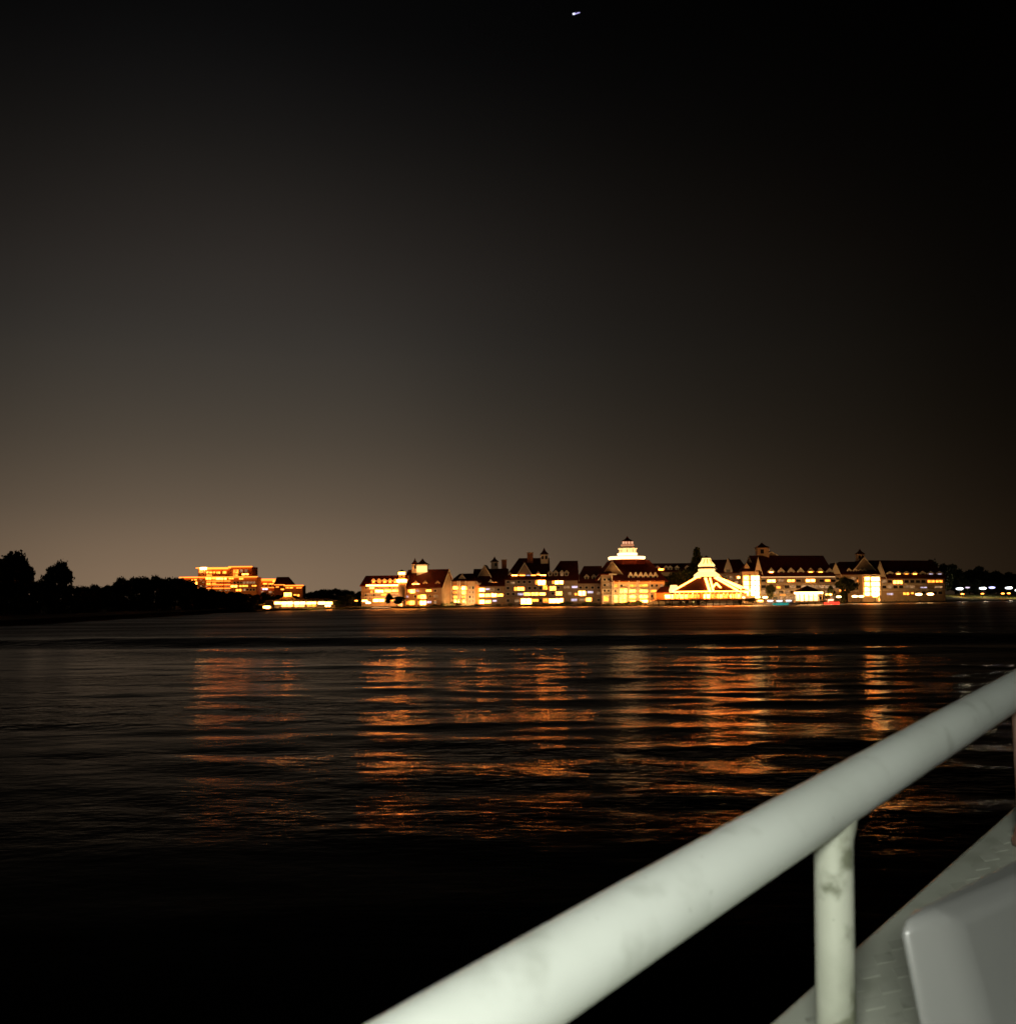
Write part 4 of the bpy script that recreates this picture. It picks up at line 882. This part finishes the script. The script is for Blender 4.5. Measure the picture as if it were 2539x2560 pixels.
# ------------------------------------------------------------------ the boat the picture is taken from
fb_ = thing('ferry_boat', (0, -.5, 0), 'white ferry boat with a thick painted handrail and grey gunwale in close view', 'boat')
def paint(name, col, scale, dirt, rough=.42):
    m = bpy.data.materials.new(name); m.use_nodes = True; t = m.node_tree; b = t.nodes['Principled BSDF']
    o = t.nodes.new('ShaderNodeTexCoord')
    def nz(s, det, lo, hi, a, c):
        n_ = t.nodes.new('ShaderNodeTexNoise'); n_.inputs['Scale'].default_value = s; n_.inputs['Detail'].default_value = det; t.links.new(o.outputs['Object'], n_.inputs['Vector'])
        q = t.nodes.new('ShaderNodeMapRange'); q.interpolation_type = 'SMOOTHSTEP'
        for i_, v in zip((1, 2, 3, 4), (lo, hi, a, c)): q.inputs[i_].default_value = v
        t.links.new(n_.outputs['Fac'], q.inputs[0]); return q.outputs[0], n_
    stain, _ = nz(scale, 6, .54, .74, 0, dirt); grime, n2 = nz(scale*.35, 6, .42, .72, 0, dirt*.5); speck, _ = nz(scale*5, 2, .72, .78, 0, dirt*.9)
    a = t.nodes.new('ShaderNodeMath'); a.operation = 'ADD'; t.links.new(stain, a.inputs[0]); t.links.new(grime, a.inputs[1])
    a2 = t.nodes.new('ShaderNodeMath'); a2.operation = 'ADD'; a2.use_clamp = True; t.links.new(a.outputs[0], a2.inputs[0]); t.links.new(speck, a2.inputs[1])
    mx = t.nodes.new('ShaderNodeMix'); mx.data_type = 'RGBA'; mx.inputs[6].default_value = (*col, 1); mx.inputs[7].default_value = (col[0]*.35, col[1]*.36, col[2]*.30, 1)
    t.links.new(a2.outputs[0], mx.inputs[0]); t.links.new(mx.outputs[2], b.inputs['Base Color']); b.inputs['Roughness'].default_value = rough
    bp = t.nodes.new('ShaderNodeBump'); bp.inputs['Distance'].default_value = .0006; bp.inputs['Strength'].default_value = .6
    t.links.new(n2.outputs['Fac'], bp.inputs['Height']); t.links.new(bp.outputs[0], b.inputs['Normal'])
    return m
RAILP = paint('rail paint', (.70, .74, .68), 15, .30); POSTP = paint('post paint', (.42, .44, .36), 22, 1.3); PINK = paint('red lit post tint', (.22, .13, .10), 12, .4)  # red light on the second stanchion is put into its colour
DECKP = paint('grey deck paint', (.42, .44, .37), 8, .3, .5); LOCK = paint('grey gelcoat', (.17, .173, .165), 6, .25, .28)
# handrail
kq = 183/.1362
cpx = [(-150, 3418), (250, 3157), (700, 2867), (1165, 2571), (1700, 2235), (2148, 1961), (2539, 1724.5), (2760, 1590)]
def rdepth(x): return 1.345*1000/(3255-x) if False else 183/(.1405*(3255-x))
ctrl = [depth(x, y, rdepth(x)) for x, y in cpx]
def catmull(P, n=14):
    out = []
    for i in range(len(P)-1):
        p0, p1, p2, p3 = P[max(i-1, 0)], P[i], P[i+1], P[min(i+2, len(P)-1)]
        for j in range(n):
            t = j/n; out.append(.5*((2*p1)+(p2-p0)*t+(2*p0-5*p1+4*p2-p3)*t*t+(3*p1-p0-3*p2+p3)*t**3))
    out.append(P[-1]); return out
RP = catmull(ctrl); RR = .030
# carry the rail on towards the bow
dv = (RP[-1]-RP[-2]).normalized()
RP += [RP[-1]+dv*q for q in (.5, 1.0, 1.6)]
m = MB(); m.tube(RP, RR, 48); rail = m.build('handrail', RAILP, fb_, True)
def railpt(x):
    best = min(RP, key=lambda q: abs(((q-CAM).dot(rt)/(q-CAM).dot(fwd))*F+W0/2-x)); return best
# stanchions
p1 = depth(2081, 2004, rdepth(2081)); p2 = depth(2558, 1716, 1.80)
B1 = Vector((p1.x-.006, p1.y, HC-.505)); B2 = Vector((p2.x, p2.y, HC-.425))
def stanchion(top, base, r, mt, fl=2.3):
    m = MB(); n_ = 10
    ln_ = (top-base).length; fs_ = [i/n_*.82 for i in range(n_+1)]+[1-.034/ln_, 1-.026/ln_, 1-.018/ln_, 1]
    pts = [base+(top-base)*f for f in fs_]; rad = [r]*(n_+1)+[r, r*1.03, r*1.12, r*1.25]
    pts += [top+Vector((0, 0, .012))]; rad += [r*.9]
    m.tube(pts, rad, 32); o = m.build('stanchion', mt, fb_, True)
    m = MB(); m.ring((base.x, base.y), [(r*fl, base.z-.004), (r*fl, base.z+.005), (r*fl*.88, base.z+.010), (r*1.15, base.z+.03), (r*.9, base.z+.032)], 28); m.build('foot_flange', mt, o, True)
    return o
# spacing between the two stanchions taken from the tube's size in view
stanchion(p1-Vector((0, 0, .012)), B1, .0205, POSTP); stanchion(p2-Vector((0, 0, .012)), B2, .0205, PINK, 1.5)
# gunwale surface: plane through the two feet, level across
ax = (B2-B1); nrm = ax.cross(Vector((ax.y, -ax.x, 0))).normalized()
if nrm.z < 0: nrm = -nrm
G = lambda x, y, o=0: onplane(x, y, B1+nrm*(-.004+o), nrm)
e0, e1 = G(1909, 2560), G(2529, 2016); ed = (e1-e0).normalized(); inn = Vector((ed.y, -ed.x, 0)).normalized()
E0, E1 = e0-ed*2.2, e1+ed*3.0
wid = .62
m = MB(); dn = Vector((0, 0, -.05)); NN = 40
m.hexa(E0+dn, E0+inn*wid+dn, E1+inn*wid+dn, E1+dn, E0, E0+inn*wid, E1+inn*wid, E1)
gw = m.build('gunwale', DECKP, fb_)
bv = gw.modifiers.new('round', 'BEVEL'); bv.width = .012; bv.segments = 4
# faint net shadow put into thin raised diamonds of darker grey
SHADEP = paint('net shade diamonds', (.395, .413, .348), 30, .5, .75)
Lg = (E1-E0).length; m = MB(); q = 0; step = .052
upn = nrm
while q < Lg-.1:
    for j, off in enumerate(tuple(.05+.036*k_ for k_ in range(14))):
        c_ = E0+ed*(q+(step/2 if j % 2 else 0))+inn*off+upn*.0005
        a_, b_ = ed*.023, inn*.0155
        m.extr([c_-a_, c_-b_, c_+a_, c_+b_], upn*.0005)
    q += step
m.build('shade_pattern', SHADEP, gw)
# hull side under the gunwale and cabin sole inside
m = MB(); m.hexa(*[Vector((v.x, v.y, -.6)) for v in (E0+inn*.25, E0+inn*.35, E1+inn*.35, E1+inn*.25)], E0+inn*.03+dn*1.01, E0+inn*.13+dn*1.01, E1+inn*.13+dn*1.01, E1+inn*.03+dn*1.01); m.build('hull', BOATW, fb_)
m = MB(); fl_ = [E0+inn*.1, E0+inn*3.2, E1+inn*3.2, E1+inn*.1]
m.hexa(*[Vector((v.x, v.y, HC-1.32)) for v in fl_], *[Vector((v.x, v.y, HC-1.28)) for v in fl_]); m.build('deck_floor', DECKP, fb_)
# moulded locker
zt = HC-.275
A_, B_ = onz(2222, 2284, zt), onz(2378, 2278, zt); gA = (onz(2552, 2124, zt)-A_).normalized(); gB = (onz(2600, 2186, zt)-B_).normalized()
lean = (285/160)
def low(P_, px): q = depth(px, 2760, .9); q = Vector((P_.x+(q.x-P_.x)*lean, P_.y+(q.y-P_.y)*0, HC-.56)); return q
Al, Bl = low(A_, 2306), low(B_, 2512)
m = MB(); m.hexa(Al, Bl, Bl+gB*1.15, Al+gA*1.3, A_, B_, B_+gB*1.3, A_+gA*1.3)
lk = m.build('locker', LOCK, fb_)
bv = lk.modifiers.new('round', 'BEVEL'); bv.width = .028; bv.segments = 10
for p in lk.data.polygons: p.use_smooth = True
# cabin lamp of the boat, behind the camera under the canopy
LPOS = Vector((-.22, -.80, HC+.32))
m = MB(); m.box(LPOS.x-.22, LPOS.x+.22, LPOS.y-.10, LPOS.y-.03, LPOS.z-.09, LPOS.z+.09); lf = m.build('cabin_lamp', BOATW, fb_)
m = MB(); m.box(LPOS.x-.20, LPOS.x+.20, LPOS.y-.03, LPOS.y-.015, LPOS.z-.07, LPOS.z+.07); m.build('diffuser', mat('lamp diffuser', (.8, .85, .8), .4, 0, emit=(.86, 1, .80), es=4), lf)
l = bpy.data.lights.new('tube', 'AREA'); l.shape = 'RECTANGLE'; l.size = .42; l.size_y = .16; l.energy = 68; l.color = (.98, 1, .90)
lo = bpy.data.objects.new('tube', l); COL.objects.link(lo); lo.parent = lf
lo.location = LPOS-wpos(lf)+Vector((0, 0, 0)); tgt = depth(1300, 2400, .7)
lo.rotation_euler = (tgt-LPOS).to_track_quat('-Z', 'Y').to_euler()
